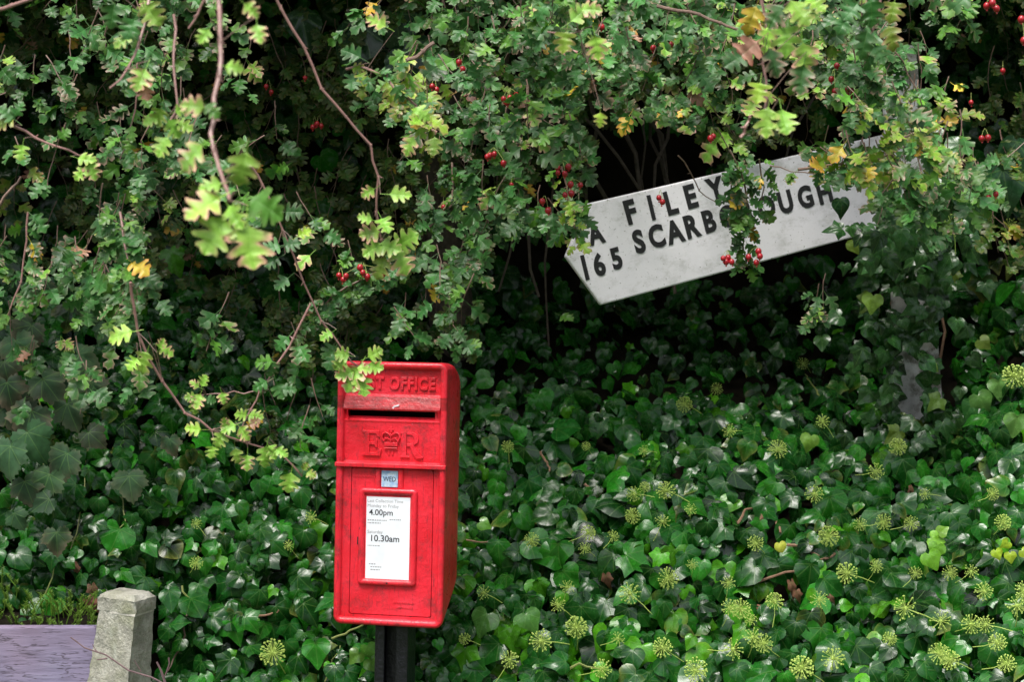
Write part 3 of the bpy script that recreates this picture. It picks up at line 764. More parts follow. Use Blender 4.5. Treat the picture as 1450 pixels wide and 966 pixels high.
# ivy stems on the bank
for pts, r, mt in (([(1078,738),(1090,702),(1096,728),(1105,755)], .0055, 'ivystem'), ([(1044,742),(1055,722),(1075,712)], .004, 'ivystem'),
              ([(1115,772),(1140,780),(1160,788)], .0045, 'ivystem'), ([(1190,775),(1180,785),(1168,792)], .0045, 'ivystem'), ([(1058,828),(1100,815),(1148,803),(1170,790)], .004, 'ivystem'),
              ([(765,640),(775,655),(778,668)], .004, 'ivystem'), ([(828,686),(832,700),(836,712)], .004, 'ivystem'), ([(318,885),(350,883),(375,872),(395,864)], .004, 'ivystem'),
              ([(258,830),(270,850),(268,866)], .0028, 'greenstem'), ([(265,868),(262,900),(245,935),(232,960)], .003, 'twig'), ([(800,955),(820,940),(850,948)], .004, 'greenstem'),
              ([(470,905),(505,890),(528,885)], .003, 'greenstem'), ([(460,966),(470,935),(482,915)], .002, 'greenstem'), ([(1005,205),(1010,280),(1020,300)], .003, 'twig'),
              ([(660,765),(690,768),(730,772)], .0025, 'ivystem'), ([(1160,560),(1150,545),(1140,530)], .0025, 'greenstem')):
    q3 = jag(jag([P(x, y, Fd(x, y)-.06) for x, y in pts], .004), .002)
    m = MB(); m.tube(q3, [r*(1-.5*i/len(q3)) for i in range(len(q3))], 6); o = m.build("stem", M[mt], ivy_root, smooth=True); inv(o, ivy_root)

UMB = [(1033,611,20),(1101,637,26),(1271,633,22),(1240,668,22),(1153,700,24),(943,695,24),(913,690,14),(938,739,20),(978,722,18),(1250,740,22),(1173,760,26),(1070,770,22),
 (892,841,28),(945,820,28),(1199,812,28),(1282,862,34),(1332,880,28),(1330,926,28),(816,889,28),(766,908,30),(852,948,26),(985,950,32),(938,918,26),(1038,920,28),
 (1066,903,26),(1081,912,26),(1135,946,30),(1180,933,30),(1033,861,22),(1049,863,26),(1097,852,24),(1031,826,20),(803,832,20),(753,765,20),(969,573,20),(1137,515,16),
 (1015,551,16),(719,633,16),(833,755,20),(828,777,18),(912,639,16),(898,700,20),(896,731,20),(1375,885,26),(1396,885,24),(1412,910,24),(1345,935,26),(1440,858,28),
 (1375,810,20),(1345,812,20),(1436,533,30),(1165,597,18),(1218,743,18),(1290,742,20),(386,925,34),(409,773,16),(441,733,18),(278,798,18),(98,500,14),(278,742,14),
 (1393,838,24),(1450,838,26),(722,935,24),(685,840,20),(790,857,22),(1348,318,30),(1245,262,26),(1320,225,26),(868,760,16),(1240,802,18),(658,905,16),(1062,878,18),(1160,850,24),
 (1405,700,18),(1420,740,20),(1310,700,16),(1296,812,18),(1425,940,24),(1260,905,18),(980,800,16),(875,905,18),(830,632,12),(1395,310,22),(1430,320,20),(560,690,2)]
UMB = UMB[:-1]
ulab = "pale green ball of ivy flower buds"
protos = []
for v_ in range(6):
    m = MB()
    nb = (30, 46, 54, 38, 60, 48)[v_]
    for k in range(nb):
        z = 1-(2*k+1)/nb*0.86; ph = k*2.39996+v_; r = math.sqrt(max(0, 1-z*z))
        d = np.array([r*math.cos(ph), -z, r*math.sin(ph)]) + rng.normal(0, .06, 3); d = nrm(d); l = .5*rng.uniform((.7, .9, .86, .8, .92, .88)[v_], 1.05)
        m.tube([d*.03, d*l], [.010, .010], 4); m.ball(d*l, (.040, .050, .045, .046, .052, .042)[v_]*rng.uniform(.8, 1.15), 6, 4)
    m.ball((0, .02, 0), .10, 8, 6)
    m.tube([(0, 0, 0), (.1, .5, -.6), (.1, 1.0, -1.0)], .022, 5)
    me = m.build("proto", M['umbel'], smooth=True); protos.append(me.data); bpy.data.objects.remove(me)
for i, (x, y, s) in enumerate(UMB):
    o = bpy.data.objects.new("flower_head", protos[(i*5+i//4) % 6]); COL.objects.link(o); o.parent = ivy_root
    inv(o, ivy_root)
    Y = Fd(x, y) - .13
    if (x, y) in ((1348,318),(1245,262),(1320,225)): Y = .3
    p = P(x, y, Y); o.location = p; sz = s*1.08*(Y+4)/FPX
    o.scale = (sz*1.0,)*3; o.rotation_euler = (rng.normal(-.3, .35), rng.uniform(-1.5, 1.5), rng.normal(0, .4))

# fresh yellow-green shoots at the right, dead brown leaves caught in the ivy
YS = Leaves()
for (x, y, a, s, c) in ((1318,762,1.2,.042,(.20,.42,.03)),(1328,772,-.3,.042,(.17,.38,.03)),(1315,785,.5,.05,(.15,.38,.03)),(1330,755,2.2,.03,(.2,.42,.04)),
                     (1410,780,.4,.028,(.30,.42,.03)),(1428,768,-.9,.026,(.30,.42,.03)),(1430,784,.1,.028,(.30,.42,.03)),(1447,780,.8,.026,(.30,.42,.03)),
                     (1148,618,-.3,.05,(.13,.26,.03)),(1104,770,.3,.028,(.50,.52,.06)),(680,740,1.2,.036,(.13,.34,.04)),(520,915,.3,.045,(.10,.24,.03)),(508,925,-.8,.04,(.10,.24,.03)),(525,935,.6,.045,(.10,.24,.03)),(1413,540,.2,.06,(.09,.22,.05)),(1385,560,.5,.065,(.09,.22,.05)),(1440,590,-.2,.06,(.08,.2,.04)),(690,870,-.5,.07,(.06,.17,.03)),(745,870,.6,.06,(.06,.17,.03))):
    YS = Leaves(); YS.add(IVY['round' if c[0] > .3 else 'broad'], P(x, y, Fd(x, y)-.15), (math.sin(a), -.2, -math.cos(a)), (rng.normal(0, .2), -1, .4), s, jit(c, .08), None, 0, .2)
    o = YS.build("young_leaf", M['ivy'], ivy_root); inv(o, ivy_root); o["label"] = "bright yellow-green young ivy leaf"
DL = Leaves()
for (x, y, a, s) in ((1128,838,.2,.04),(1075,860,1.4,.045),(1030,855,1.2,.045),(858,815,.1,.05),(1120,825,.3,.06),(125,850,.6,.06),(130,830,.4,.05),(1290,690,.4,.04),(1175,845,.8,.035),(105,800,.3,.05)):
    DL = Leaves(); DL.add(IVY['lobed'], P(x, y, Fd(x, y)-.08), (math.sin(a), -.2, -math.cos(a)), (rng.normal(0, .4), -1, .4), s*.8, jit((.20, .095, .055), .25), (.16, .07, .04), .6, rng.uniform(.3, 1.2), rng.uniform(.35, .7))
    o = DL.build("dead_leaf", M['dull'], ivy_root); inv(o, ivy_root); o["label"] = "brown dead leaf caught in the ivy"

# ------------------------------------------------------------------ large dull-leaved plant at left
bp = empty("lobed_leaf_plant", (P(60, 900, .3)[0], .3, 0), "dull grey-green plant with big lobed leaves browning at the edges, at left", "plant")
BL = [(22,500,.11,.3),(45,478,.10,-.6),(85,545,.12,1.0),(15,590,.12,.5),(45,600,.12,-.3),(38,630,.11,.6),(95,590,.10,.4),(125,630,.075,.9),(95,660,.11,-.5),(70,690,.10,-.4),
      (183,692,.09,.1),(80,772,.075,.1),(15,650,.11,-.2),(60,555,.11,.8),(10,560,.10,.2),(110,520,.08,1.1),(35,700,.09,.3),(70,725,.07,-1.0),(240,640,.06,.2),(130,560,.08,.5),(5,530,.09,.3),(20,745,.06,.5),
      (60,420,.07,.3),(150,480,.07,-.4),(130,452,.065,.5)]
for (x, y, s, a) in BL:
    L_ = Leaves(); c = jit((.028, .075, .030), .2)
    L_.add(IVY['big'], P(x, y-18, Fd(x, y)-rng.uniform(.16, .26)), (math.sin(a), -.2, -math.cos(a)), nrm([rng.normal(0, .25), -1, .45+rng.normal(0, .2)]), s*.78, c, (.30, .19, .14), rng.uniform(.0, .45), rng.uniform(0, .35))
    o = L_.build("leaf", M['dull'], bp); inv(o, bp)
m = MB()
for pts in ([(60,880),(72,760),(60,640),(44,520),(30,430)], [(95,800),(120,700),(112,560)], [(150,800),(178,740),(170,680)]):
    q3 = jag(jag([P(x, y, Fd(x, y)-.04) for x, y in pts], .01), .005); m.tube(q3, .0018, 5)
o = m.build("stem", M['greenstem'], bp); inv(o, bp)

# ------------------------------------------------------------------ stonecrop on the soil above the board
ss = MB()
for _ in range(150):
    px = rng.uniform(-60, 136); py = rng.uniform(845, 893) if px > 30 else rng.uniform(815, 893)
    Y = rng.uniform(.125, .26); p = P(px, py, Y); h = rng.uniform(.010, .024)
    d = nrm([rng.normal(0, .5), rng.normal(-.3, .3), 1]); tip = p + d*h
    ss.tube([p - d*.02, tip], [.0012, .0016], 4)
    for k in range(18):
        q = p + d*h*(k/17); a = k*2.4; e = nrm([math.cos(a), math.sin(a)*.8, .7]); ss.tube([q, q+e*.0075], [.0010, .0004], 3)
o = ss.build("stonecrop", M['moss']); tag(o, "feathery yellow-green stonecrop along the top of the wooden board", "stonecrop", kind="stuff")
sh = MB(); 
vs = []; 
for j in range(6):
    for i in range(20):
        px = -420 + 30*i if i < 19 else 136; Y = .114 + .05*j; py = 897 - 10*j
        vs.append(P(min(px, 134), py, Y) + [0, 0, rng.normal(0, .003)])
sh.add(vs, [(j*20+i, j*20+i+1, (j+1)*20+i+1, (j+1)*20+i) for j in range(5) for i in range(19)])
o = sh.build("soil_ledge", M['soil']); tag(o, "dark soil behind the wooden board", kind="structure")

# bare twig crossing the stone post
tw = empty("bare_twig", P(225, 966, -.15), "thin bare purple-brown twig crossing in front of the stone post", "twig")
m = MB()
for pts, r in (([(100,903),(120,918),(150,928),(182,950),(215,960),(238,972),(270,1000)], .0028), ([(131,913),(136,922),(140,925)], .0016), ([(137,935),(152,933)], .0022), ([(190,935),(200,952)], .0014), ([(108,908),(112,912)], .0015),
               ([(222,938),(228,950),(234,968),(236,1000)], .0038), ([(234,958),(240,940),(239,932)], .0022)):
    m.tube([P(x, y, -.16) for x, y in pts], [r*(.6+.4*i/(len(pts)-1)) for i in range(len(pts))], 6)
o = m.build("twig_stem", M['purpletwig'], tw, smooth=True); o.matrix_parent_inverse = Matrix.Translation(-tw.location)

# ------------------------------------------------------------------ hawthorn
hw = empty("hawthorn_tree", (P(640, 450, 1.2)[0], 1.2, 0), "overhanging hawthorn with lobed leaves and red berries filling the top of the picture", "tree")
#        x: 0  50 100 150 200 250 300 350 400 450 500 550 600 650 700 750 800 850 900 950 1000 1050 1100 1150 1200 1250 1300 1350 1400
FRONT = ["62586454014578888876568996562",
         "52587342012789898887643998421",
         "52576322113898999887533789311",
         "31465232121367899888632668632",
         "42465342311136787788530577754",
         "33466431211126776510010457631",
         "34565322310014674320000355510",
         "55763332320367632040000360011",
         "64672233310557420030000300000",
         "44561133430464000000000000000",
         "41351012532300000000000000000",
         "30230011542000000000000000000",
         "10010000321000000000000000000"]
FRONT = [r[:29] for r in FRONT]
def dens(px, py, D=FRONT):
    i = int(px//50); j = int(py//50)
    if j < 0: j = 0
    if i < 0: i = 0
    if i > 28: i = 28
    if j >= len(D): return 0
    return int(D[j][i])
GREENS = [(.032,.125,.026), (.024,.100,.020), (.040,.140,.032), (.028,.115,.018), (.070,.190,.020)]
def haw_col(tone):
    r = rng.random()
    yel = {'n': .010, 'y': .05, 'f': .006, 'b': .010}[tone]
    if r < yel: return jit((.48, .36, .03), .25), np.array((.48, .20, .05)), .7
    if r < yel*1.3 + (.03 if tone == 'f' else .0): return jit((.34, .19, .13), .2), np.array((.3, .12, .08)), .8
    if tone == 'y' and r < .55: return jit((.18, .32, .025), .22), np.array((.45, .22, .16)), .5
    if tone == 'f': return jit((.19, .39, .045), .15), np.array((.55, .27, .22)), (1.0 if rng.random() < .4 else .3)
    if tone == 'b': return jit((.018, .070, .006), .3), np.array((.2, .15, .05)), .3  # deep leaves: shade put into a darker green
    return jit(random.choice(GREENS), .2), np.array((.34, .22, .17)), (.8 if rng.random() < .12 else .12)
def tone_at(px, py):
    if 1130 < px < 1400 and 130 < py < 250: return 'y' if rng.random() < .75 else 'n'
    if 480 < px < 620 and 50 < py < 230: return 'y' if rng.random() < .6 else 'n'
    if px < 70 and 130 < py < 260: return 'y' if rng.random() < .4 else 'n'
    if 1000 < px < 1160 and py < 220: return 'f' if rng.random() < .4 else 'n'
    return 'n' if rng.random() < .96 else 'f'
def haw_leaf(L, p, d, tone, size, T=HAW, up=None):
    c, ec, ea = haw_col(tone)
    n = nrm(np.array([0, -.75, .6]) + rng.normal(0, .38, 3))
    L.add(T[rng.integers(0, 3)], p, d, n, size, c, ec, ea, rng.uniform(-.05, .4), rng.uniform(.72, 1.1))
SIGNCLR = [(795,362),(835,318),(862,288),(1010,258),(1022,300),(1032,392),(1082,385),(1100,325),(1098,262),(1178,262),(1200,262),(1236,272),(1244,335),(1150,372),(850,445)]
BOXCLR = [(462,505),(665,505),(665,900),(462,900)]
DARKCLR = [(838,180),(900,170),(985,190),(1005,235),(900,262),(835,275)]
DARKCLR2 = [(700,340),(795,330),(795,430),(690,440)]
def inpoly(x, y, poly):
    c = False; n_ = len(poly)
    for i in range(n_):
        x1, y1 = poly[i]; x2, y2 = poly[i-1]
        if (y1 > y) != (y2 > y) and x < (x2-x1)*(y-y1)/(y2-y1)+x1: c = not c
    return c
def clear(x, y): return any(inpoly(x, y, q) for q in (SIGNCLR, BOXCLR, DARKCLR, DARKCLR2))
ML = Leaves(); TW = MB()
def shoot(px, py, Y, length, tone=None, L=ML, D=FRONT, size=.043, T=HAW, twig=True, d0=None):
    p = P(px, py, Y); d = nrm([rng.normal(0, .45), rng.normal(-.1, .25), -1]) if d0 is None else nrm(d0)
    path = [p.copy()]; step = .021; s = 0; k = 0; nl = 0
    while s < length:
        d = nrm(d + rng.normal(0, .13, 3) + np.array([0, 0, -.05])); p = p + d*step; s += step; path.append(p.copy()); k += 1
        x, y = unP(p)
        if D is not None and dens(x, y, D) < 1 and s > .02: break
        if D is not None and rng.random() > (dens(x, y, D)+.8)/7.0: continue
        if D is not None and (clear(x, y) or clear(x, y+14)): break
        t = tone or tone_at(x, y)
        for _ in range(1 if rng.random() < .35 else 2):
            a = k*2.4 + rng.uniform(-.6, .6); side = np.array([math.cos(a), -abs(math.sin(a))*.6, 0])
            dl = nrm(d*.6 + side*.9 + np.array([0, -.15, -.15]) + rng.normal(0, .2, 3))
            sz = size*rng.uniform(.7, 1.2); haw_leaf(L, p + dl*sz*.42, dl, t, sz, T); nl += 1
    if twig and nl > 2: TW.tube(path, [.0014*(1.1-.6*i/len(path)) for i in range(len(path))], 4)
n = 0; tries = 0
while n < 430 and tries < 30000:
    tries += 1
    px = rng.uniform(-40, 1490); py = rng.uniform(-60, 620); dd = dens(px, py)
    if rng.random() > (dd/9.0)**1.6: continue
    Y = rng.uniform(-.55, .40)
    if 1000 < px < 1110 and py > 180: Y = rng.uniform(-.35, .15)
    shoot(px, py-20, Y, rng.uniform(.05, .14)); n += 1
# mid-depth growth behind, its shade put into a darker leaf colour
BACK = ["66666663236777777777667542244",
         "55555554456777777777665421134",
         "44444455556666677776554421134",
         "34444444456556677765443322344",
         "33333344455555555421222222355",
         "22333333444555554210011122334",
         "12333333443444553200000001223",
         "11223334443333442000000000112",
         "01122335543222221000000000001",
         "11111234543222200000000000000",
         "22111223343232000000000000000",
         "11112222122100000000000000000",
         "11011112100000000000000000000"]
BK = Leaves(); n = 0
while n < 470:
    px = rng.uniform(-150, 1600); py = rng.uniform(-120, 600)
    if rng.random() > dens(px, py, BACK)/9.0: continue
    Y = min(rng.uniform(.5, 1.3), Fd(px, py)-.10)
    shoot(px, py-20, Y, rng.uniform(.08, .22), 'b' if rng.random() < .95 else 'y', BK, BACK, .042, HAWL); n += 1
# canopy added beyond the frame, overhead and to both sides, to shade the hollow
CN = Leaves()
for _ in range(17000):
    X = rng.uniform(-3.0, 3.0); Yy = rng.uniform(-.15, 2.4)
    if .05 < X < 1.75 and Yy < .32: continue  # gap left in the added canopy so sun reaches the sign
    z = rng.uniform(2.62 + .205*max(Yy, 0) + .05, 3.7)
    p = np.array([X, Yy, z]); d = nrm(rng.normal(0, 1, 3) + [0, -.2, -.6])
    haw_leaf(CN, p, d, 'n', rng.uniform(.08, .12), HAWL)
for _ in range(4500):
    sx = rng.choice([-1, 1]); Yy = rng.uniform(-.4, 1.6); X = sx*(rng.uniform(.34, .8)*(Yy+4)); z = rng.uniform(1.2, 2.9)
    haw_leaf(CN, np.array([X, Yy, z]), nrm(rng.normal(0, 1, 3)+[0, -.2, -.6]), 'n', rng.uniform(.045, .07), HAWL)

def leaves_along(L, pts3, every, size, tone, start=0.0, n_each=2, drop=0.0):
    acc = 0; nxt = start; k = 0
    for a, b_ in zip(pts3[:-1], pts3[1:]):
        l = np.linalg.norm(b_-a); t = nrm(b_-a)
        while nxt < acc + l:
            p = a + (b_-a)*((nxt-acc)/l); k += 1
            if rng.random() >= drop:
                for _ in range(n_each):
                    an = rng.uniform(0, 6.28); dl = nrm(t*.5 + np.array([math.cos(an), -.4, math.sin(an)*.6-.35])); sz = size*rng.uniform(.7, 1.15)
                    haw_leaf(L, p + dl*sz*.42, dl, tone, sz)
            nxt += every
        acc += l
def branch(pts, Y0, Y1, r0, r1, mat='redtwig', leaves=None, spots=None, thorns=True):
    """one visible hanging branch: traced line, own twig mesh, own leaves as a child"""
    n = len(pts); p3 = [P(x, y, Y0+(Y1-Y0)*i/(n-1)) for i, (x, y) in enumerate(pts)]; q = jag(p3, .0025)
    m = MB(); m.tube(q, [r0+(r1-r0)*i/(len(q)-1) for i in range(len(q))], 7)
    if thorns:
        for i in range(2, len(q)-1, 2):
            d = nrm(rng.normal(0, 1, 3)*[1, .4, 1]); m.tube([q[i], q[i]+d*.009], [r1*1.2, .0003], 4); m.ball(q[i], r0*1.15, 6, 4)
    br = m.build("branch", M[mat], hw, smooth=True); inv(br, hw)
    L = Leaves()
    if leaves:
        leaves_along(L, p3, *leaves)
    for s in (spots or []):
        x, y, ang, spx, tone = s
        j = min(range(n), key=lambda i: (pts[i][0]-x)**2+(pts[i][1]-y)**2); Yb = p3[j][1] - .02
        sz = spx*.92*(Yb+4)/FPX; a = math.radians(ang)             # ang: 0 = tip to the right, -90 = tip down
        d = nrm([math.cos(a), rng.normal(-.15, .15), math.sin(a)]); c, ec, ea = haw_col(tone)
        pc = P(x, y, Yb) - d*sz*.45
        L.add(HAW[0 if rng.random() < .75 else 2], pc, d, nrm([rng.normal(0, .2), -1, .35+rng.normal(0, .15)]), sz, c, ec, ea, rng.uniform(0, .25), rng.uniform(.9, 1.15))
        st = pc - d*sz*.4; m2 = P(pts[j][0], pts[j][1], p3[j][1]); L_tw.append((m2, st))
    if L.count():
        o = L.build("leaves", M['haw'], br); 
    return br
L_tw = []
branch([(308,-20),(312,60),(310,110),(303,170),(304,215),(318,260),(325,285)], -1.6, -1.75, .0038, .0026, spots=[
    (290,290,-150,62,'f'),(305,330,-120,66,'f'),(352,345,-85,72,'f'),(375,290,-30,60,'y'),(345,235,-100,52,'f'),(272,218,-140,50,'f'),(300,262,-170,36,'f'),(330,305,-60,46,'f'),(275,150,170,40,'f'),(300,155,-40,30,'y'),(365,45,-80,34,'f'),(355,12,-40,30,'f'),(330,95,-10,30,'f'),(290,50,-120,28,'f')])
branch([(388,-15),(398,12),(430,65),(455,125),(490,165),(525,205),(536,250),(533,300),(540,340),(552,365)], -.95, -.85, .0028, .0018, spots=[
    (565,275,0,34,'f'),(522,272,-150,24,'f'),(545,318,-60,30,'f'),(525,330,-170,34,'f'),(528,352,-150,34,'f'),(575,340,30,38,'f'),(570,370,-60,40,'f'),(540,378,-110,36,'f'),(550,350,-20,36,'f'),(518,310,170,24,'f')])
branch([(355,235),(372,262),(400,325),(430,400),(455,455),(485,495),(510,520)], -.70, -.62, .0025, .0015, spots=[
    (500,535,-120,44,'f'),(515,522,-10,26,'f'),(490,530,-160,32,'f'),(530,520,-20,26,'f'),(512,545,-80,34,'f'),(530,502,25,26,'f'),(485,502,170,24,'f'),(482,515,-130,26,'f'),(462,475,-150,22,'f'),(412,345,20,28,'n'),(385,370,-150,28,'n'),(400,400,-140,28,'n'),(430,330,30,24,'y'),
    (385,350,-170,30,'n'),(360,300,-100,30,'n'),(415,300,0,30,'n')])
branch([(185,400),(190,435),(195,470),(230,540),(262,585),(300,610),(350,628),(400,645),(428,675)], -.85, -.75, .0030, .0015, spots=[
    (173,472,-170,38,'f'),(203,512,-110,36,'f'),(188,515,-130,24,'f'),(236,497,-30,24,'f'),(228,488,60,18,'f'),(275,608,175,26,'y'),(312,622,-120,26,'f'),(300,640,-100,20,'f'),(335,645,-80,26,'f'),(350,655,-90,26,'f'),(375,645,-100,34,'f'),(385,640,-60,24,'f'),(410,682,-100,32,'f'),(440,672,-30,18,'y'),(345,612,-50,26,'f'),(325,605,-160,26,'f'),(318,600,100,18,'f'),(398,640,-30,22,'f'),(360,600,20,20,'f'),(432,662,60,14,'y')])
branch([(440,430),(415,480),(400,505),(385,530),(368,553),(355,580),(338,620)], -.72, -.78, .0022, .0013, spots=[
    (375,512,175,28,'n'),(383,520,-100,26,'n'),(370,545,-150,26,'n'),(395,553,-70,28,'n'),(408,552,0,24,'n'),(360,590,-10,26,'f'),(342,587,165,20,'f')])
branch([(366,553),(345,558),(320,558),(292,559)], -.75, -.75, .0014, .0009, spots=[(280,567,-110,26,'f'),(270,562,180,18,'f'),(288,540,70,20,'f'),(276,577,-80,20,'f'),(316,563,-70,20,'f'),(276,545,150,18,'f'),(298,566,-20,16,'y')], thorns=False)
branch([(246,20),(247,60),(246,95),(252,150),(240,172)], -1.2, -1.25, .0024, .0016, spots=[(245,180,-60,32,'f'),(225,165,-110,30,'f'),(230,205,-120,36,'f'),(215,170,-150,26,'f'),(255,155,20,22,'f'),(262,178,-20,26,'f')])
branch([(292,-5),(280,20),(267,40)], -1.3, -1.3, .0022, .0016)
branch([(212,-10),(207,25),(197,60),(180,98),(155,125)], -1.2, -1.3, .0028, .0015, spots=[(200,110,-110,40,'f'),(205,125,-80,34,'f'),(175,55,-140,34,'f'),(215,20,-60,40,'f'),(160,20,-100,40,'n'),(185,40,-110,38,'n')])
branch([(197,60),(194,130),(185,180),(170,225)], -.7, -.7, .0020, .0012, leaves=(.03, .036, 'n'))
branch([(18,178),(50,195),(80,207),(112,220)], -.9, -.9, .0028, .0018, spots=[(10,160,140,34,'y'),(8,172,-150,34,'y'),(25,155,60,26,'y'),(30,215,-100,26,'f'),(120,225,-10,30,'f'),(130,240,-70,30,'f'),(115,245,-130,26,'f'),(90,190,40,22,'n')])
branch([(930,8),(960,15),(990,20),(1020,32),(1045,42)], -.5, -.5, .0040, .0028, 'twig')
branch([(-10,14),(15,8),(45,-2)], -.9, -.9, .0040, .0034, 'redtwig')
branch([(1130,240),(1190,232),(1240,212),(1290,190),(1335,172),(1370,160)], -.35, -.30, .0034, .0022, 'twig', leaves=(.022, .036, 'y', .0, 2))
branch([(1195,250),(1230,232),(1265,215),(1300,198)], -.30, -.30, .0022, .0016, 'twig', leaves=(.05, .034, 'y'))
branch([(1090,235),(1120,243),(1155,247),(1190,240)], -.25, -.25, .0014, .001, 'twig', thorns=False)
branch([(1225,60),(1240,95),(1262,130),(1275,165),(1262,195)], .1, .1, .002, .0014, 'twig', leaves=(.018, .040, 'n', 0, 2))
branch([(1265,70),(1285,105),(1300,130),(1305,160)], -.2, -.2, .0022, .0014, 'twig', leaves=(.035, .036, 'n'))
branch([(575,85),(600,72),(615,60)], -.7, -.7, .0042, .0040, 'twig')
branch([(490,98),(520,97),(548,108),(562,130),(590,150),(605,175)], -.75, -.8, .0028, .0018, 'redtwig', leaves=(.02, .036, 'y'), spots=[(565,130,-60,30,'y'),(595,160,-40,32,'f'),(580,205,-120,32,'f'),(615,205,-90,30,'f'),(535,30,150,34,'f'),(500,75,150,34,'y')])
branch([(1048,195),(1055,180),(1062,165)], -1.2, -1.2, .0030, .0022, 'redtwig')
branch([(1075,-20),(1085,30),(1080,90),(1085,140),(1080,180)], -1.15, -1.2, .0028, .0018, 'redtwig', spots=[
    (1065,25,-110,46,'f'),(1095,85,-70,48,'y'),(1060,70,-140,46,'y'),(1115,55,-80,50,'f'),(1085,55,-100,44,'f'),(1130,15,-60,50,'f'),(1140,80,-80,50,'f'),(1075,130,-100,36,'y'),(1085,170,-100,50,'f'),(1110,170,-80,44,'f'),(1135,110,-100,48,'n'),(1100,20,-120,44,'n'),(1040,85,-150,36,'n'),(1155,5,-50,36,'f')])
branch([(1250,-20),(1245,20),(1235,45)], -1.0, -1.0, .0026, .0016, 'redtwig', spots=[(1195,30,-120,40,'n'),(1225,60,-100,46,'n'),(1235,15,-80,44,'n'),(1262,50,-80,40,'y'),(1265,15,-100,36,'y'),(1205,15,-130,36,'n'),(1245,75,-60,34,'n')])
branch([(1040,225),(1055,265),(1058,310),(1052,350),(1058,378)], -.2, -.1, .0024, .0014, 'twig', leaves=(.013, .034, 'n', 0.0, 3))
branch([(1040,235),(1035,275),(1045,320)], -.12, -.05, .002, .0014, 'twig', leaves=(.020, .033, 'n', 0.0, 2))
branch([(1075,225),(1082,265),(1075,300)], -.12, -.05, .002, .0014, 'twig', leaves=(.020, .033, 'n', 0.0, 2))
branch([(795,235),(803,265),(808,300),(815,335),(818,345)], -.2, -.2, .0022, .0014, 'twig', leaves=(.022, .033, 'y', 0.0, 2))
branch([(640,230),(640,290),(600,330),(560,370),(515,395),(470,420),(440,455)], .0, -.1, .003, .0018, 'twig', leaves=(.017, .036, 'n', 0.0, 3))
branch([(960,220),(978,245),(990,270),(1012,285)], .2, .25, .002, .0012, 'twig')
branch([(775,45),(800,50),(820,45)], -1.0, -1.0, .0016, .001, 'redtwig', spots=[(800,58,-100,36,'y'),(845,65,-80,38,'f'),(820,20,40,40,'f'),(850,168,-90,24,'y'),(835,12,0,34,'f')])
branch([(0,290),(18,265),(30,250)], -.5, -.5, .0034, .0026, 'twig')
branch([(40,300),(38,340),(30,400),(10,450)], -.6, -.6, .0024, .0016, 'redtwig', leaves=(.025, .038, 'n', 0, 2))
branch([(170,300),(175,340),(185,400)], -.6, -.65, .003, .002, 'redtwig', leaves=(.018, .040, 'n', 0, 3))
for a, b_ in L_tw: TW.tube([a, (a+b_)/2 + np.array([0, 0, .002]), b_], [.0009, .0007, .0006], 4)
o = ML.build("foliage", M['haw'], hw); inv(o, hw); tag(o, "mid green lobed hawthorn leaves", kind="stuff")
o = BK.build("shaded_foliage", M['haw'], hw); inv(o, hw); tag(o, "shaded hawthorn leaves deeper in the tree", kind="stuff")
o = CN.build("shading_canopy", M['haw'], hw); inv(o, hw); tag(o, "added out-of-frame hawthorn leaves shading the hollow", kind="stuff")
o = TW.build("twigs", M['twig'], hw); inv(o, hw); tag(o, "thin brown hawthorn twigs", kind="stuff")
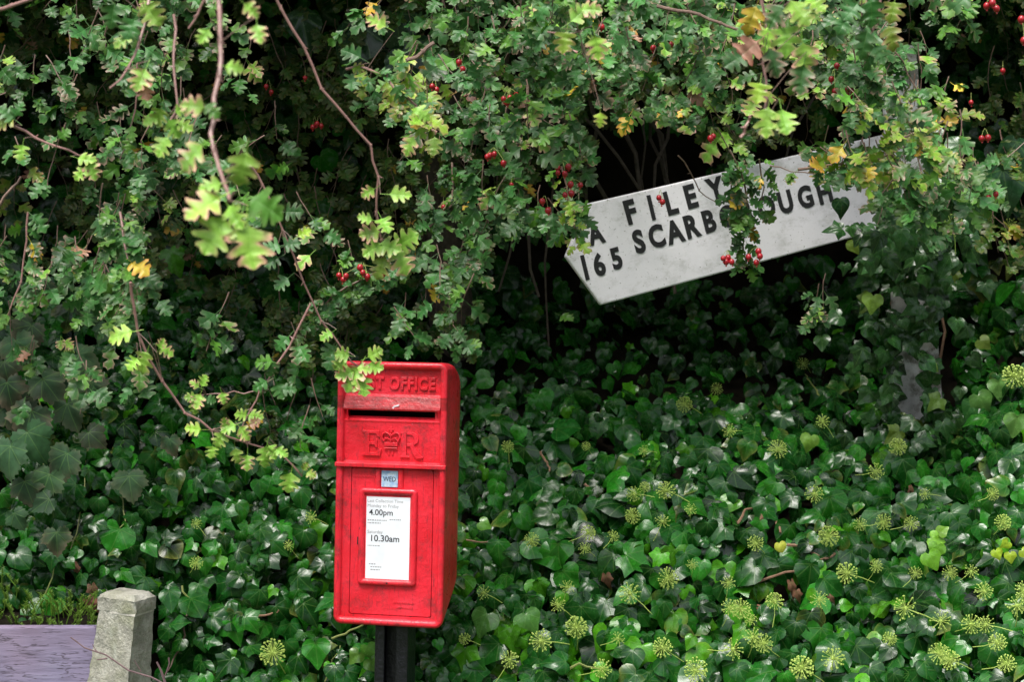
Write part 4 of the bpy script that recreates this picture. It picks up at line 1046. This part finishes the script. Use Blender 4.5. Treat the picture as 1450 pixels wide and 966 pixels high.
# trunk and limbs
m = MB()
tb = P(640, 450, 1.2); tb[2] = 0.6
T0 = [np.array([tb[0], 1.45, .2]), np.array([tb[0]+.03, 1.40, 1.3]), np.array([tb[0]-.05, 1.35, 2.1]), np.array([tb[0]+.05, 1.2, 3.05])]
m.tube(T0, [.10, .08, .07, .05], 12)
o = m.build("trunk", M['bark'], hw, smooth=True); inv(o, hw)
for end, start in (((-1.6, -.1, 3.2), 3), ((1.5, 0, 3.25), 3), ((-.2, -.2, 3.15), 3), ((.9, .3, 3.3), 3), ((-1.1, .5, 3.2), 3), ((1.9, .8, 3.2), 3)):
    a = T0[start]; e = np.array(end); mid = (a+e)/2 + [0, 0, .18]
    m = MB(); m.tube(jag([a, mid, e], .03), [.05, .042, .035, .028, .02], 8); o = m.build("limb", M['bark'], hw, smooth=True); inv(o, hw)
for k in range(16):                       # bare inner branches in the dark hollow
    x0, y0 = rng.uniform(620, 1230), rng.uniform(-20, 60); x1, y1 = x0 + rng.normal(0, 90), rng.uniform(260, 520)
    Ya, Yb_ = rng.uniform(.9, 1.3), rng.uniform(1.0, 1.35)
    q = jag(jag(jag([P(x0, y0, Ya), P(x1, y1, min(Yb_, Fd(x1, y1)))], .05), .02), .01); r = rng.uniform(.003, .010)
    m = MB(); m.tube(q, [r*(1-.5*i/len(q)) for i in range(len(q))], 7); o = m.build("inner_branch", M['bark'], hw, smooth=True); inv(o, hw)
# berries: each bunch is one part
BER = [[(612,122),(618,127)], [(713,140),(718,145),(722,138),(731,135)], [(694,220),(700,218),(713,231),(690,222)], [(693,162)], [(805,236),(790,245),(800,246),(790,238)], [(808,261),(822,262),(809,274),(800,276)], [(776,298),(768,285)],
       [(933,280),(938,286)], [(1024,366),(1031,365),(1036,371),(1028,371)], [(1060,364),(1074,356),(1076,363),(1071,372)], [(1185,93),(1177,112),(1182,129)], [(1200,127),(1206,128),(1200,136),(1204,137)], [(1397,8),(1405,4),(1411,12)], [(1446,27),(1450,57)],
       [(1375,145)], [(1390,196),(1399,195)], [(510,379),(514,386),(520,392)], [(490,391),(542,388)], [(628,293)], [(448,176),(443,180)], [(1006,196),(1010,193)], [(941,60),(950,63),(934,58),(925,68)], [(655,98),(650,88)], [(724,262)], [(852,38)], [(449,175),(455,178)], [(432,110)], [(377,122),(384,130)], [(1420,100)], [(1410,275),(1400,280)], [(480,390),(486,396)]]
for bl in BER:
    m = MB(); Yb = {1: .0}.get(len(bl), -.30) - (.35 if bl[0][1] < 60 else 0)
    if 1020 < bl[0][0] < 1080: Yb = -.28
    if bl[0] in [(432,110),(1420,100),(377,122),(449,175),(448,176)]: Yb = .45
    m2 = MB()
    c = P(np.mean([q[0] for q in bl]), np.mean([q[1] for q in bl])-14, Yb+.03)
    for (x, y) in bl:
        p = P(x, y, Yb - .05 + rng.normal(0, .006)); m.ball(p, .0068*rng.uniform(.85, 1.08), 10, 8, (1, 1, 1.12))
        m.ball(p + np.array([rng.normal(0, .001), -.001, -.0088]), .0022, 5, 4)
        m2.tube([p+[0, 0, .006], (p+c)/2+[0, 0, .006], c], .0006, 4)
    o = m.build("berry_bunch", M['berry'], hw, smooth=True); inv(o, hw); m2.build("stalk", M['greenstem'], o)
print("leaves", IL.count(), ML.count(), BK.count(), CN.count())
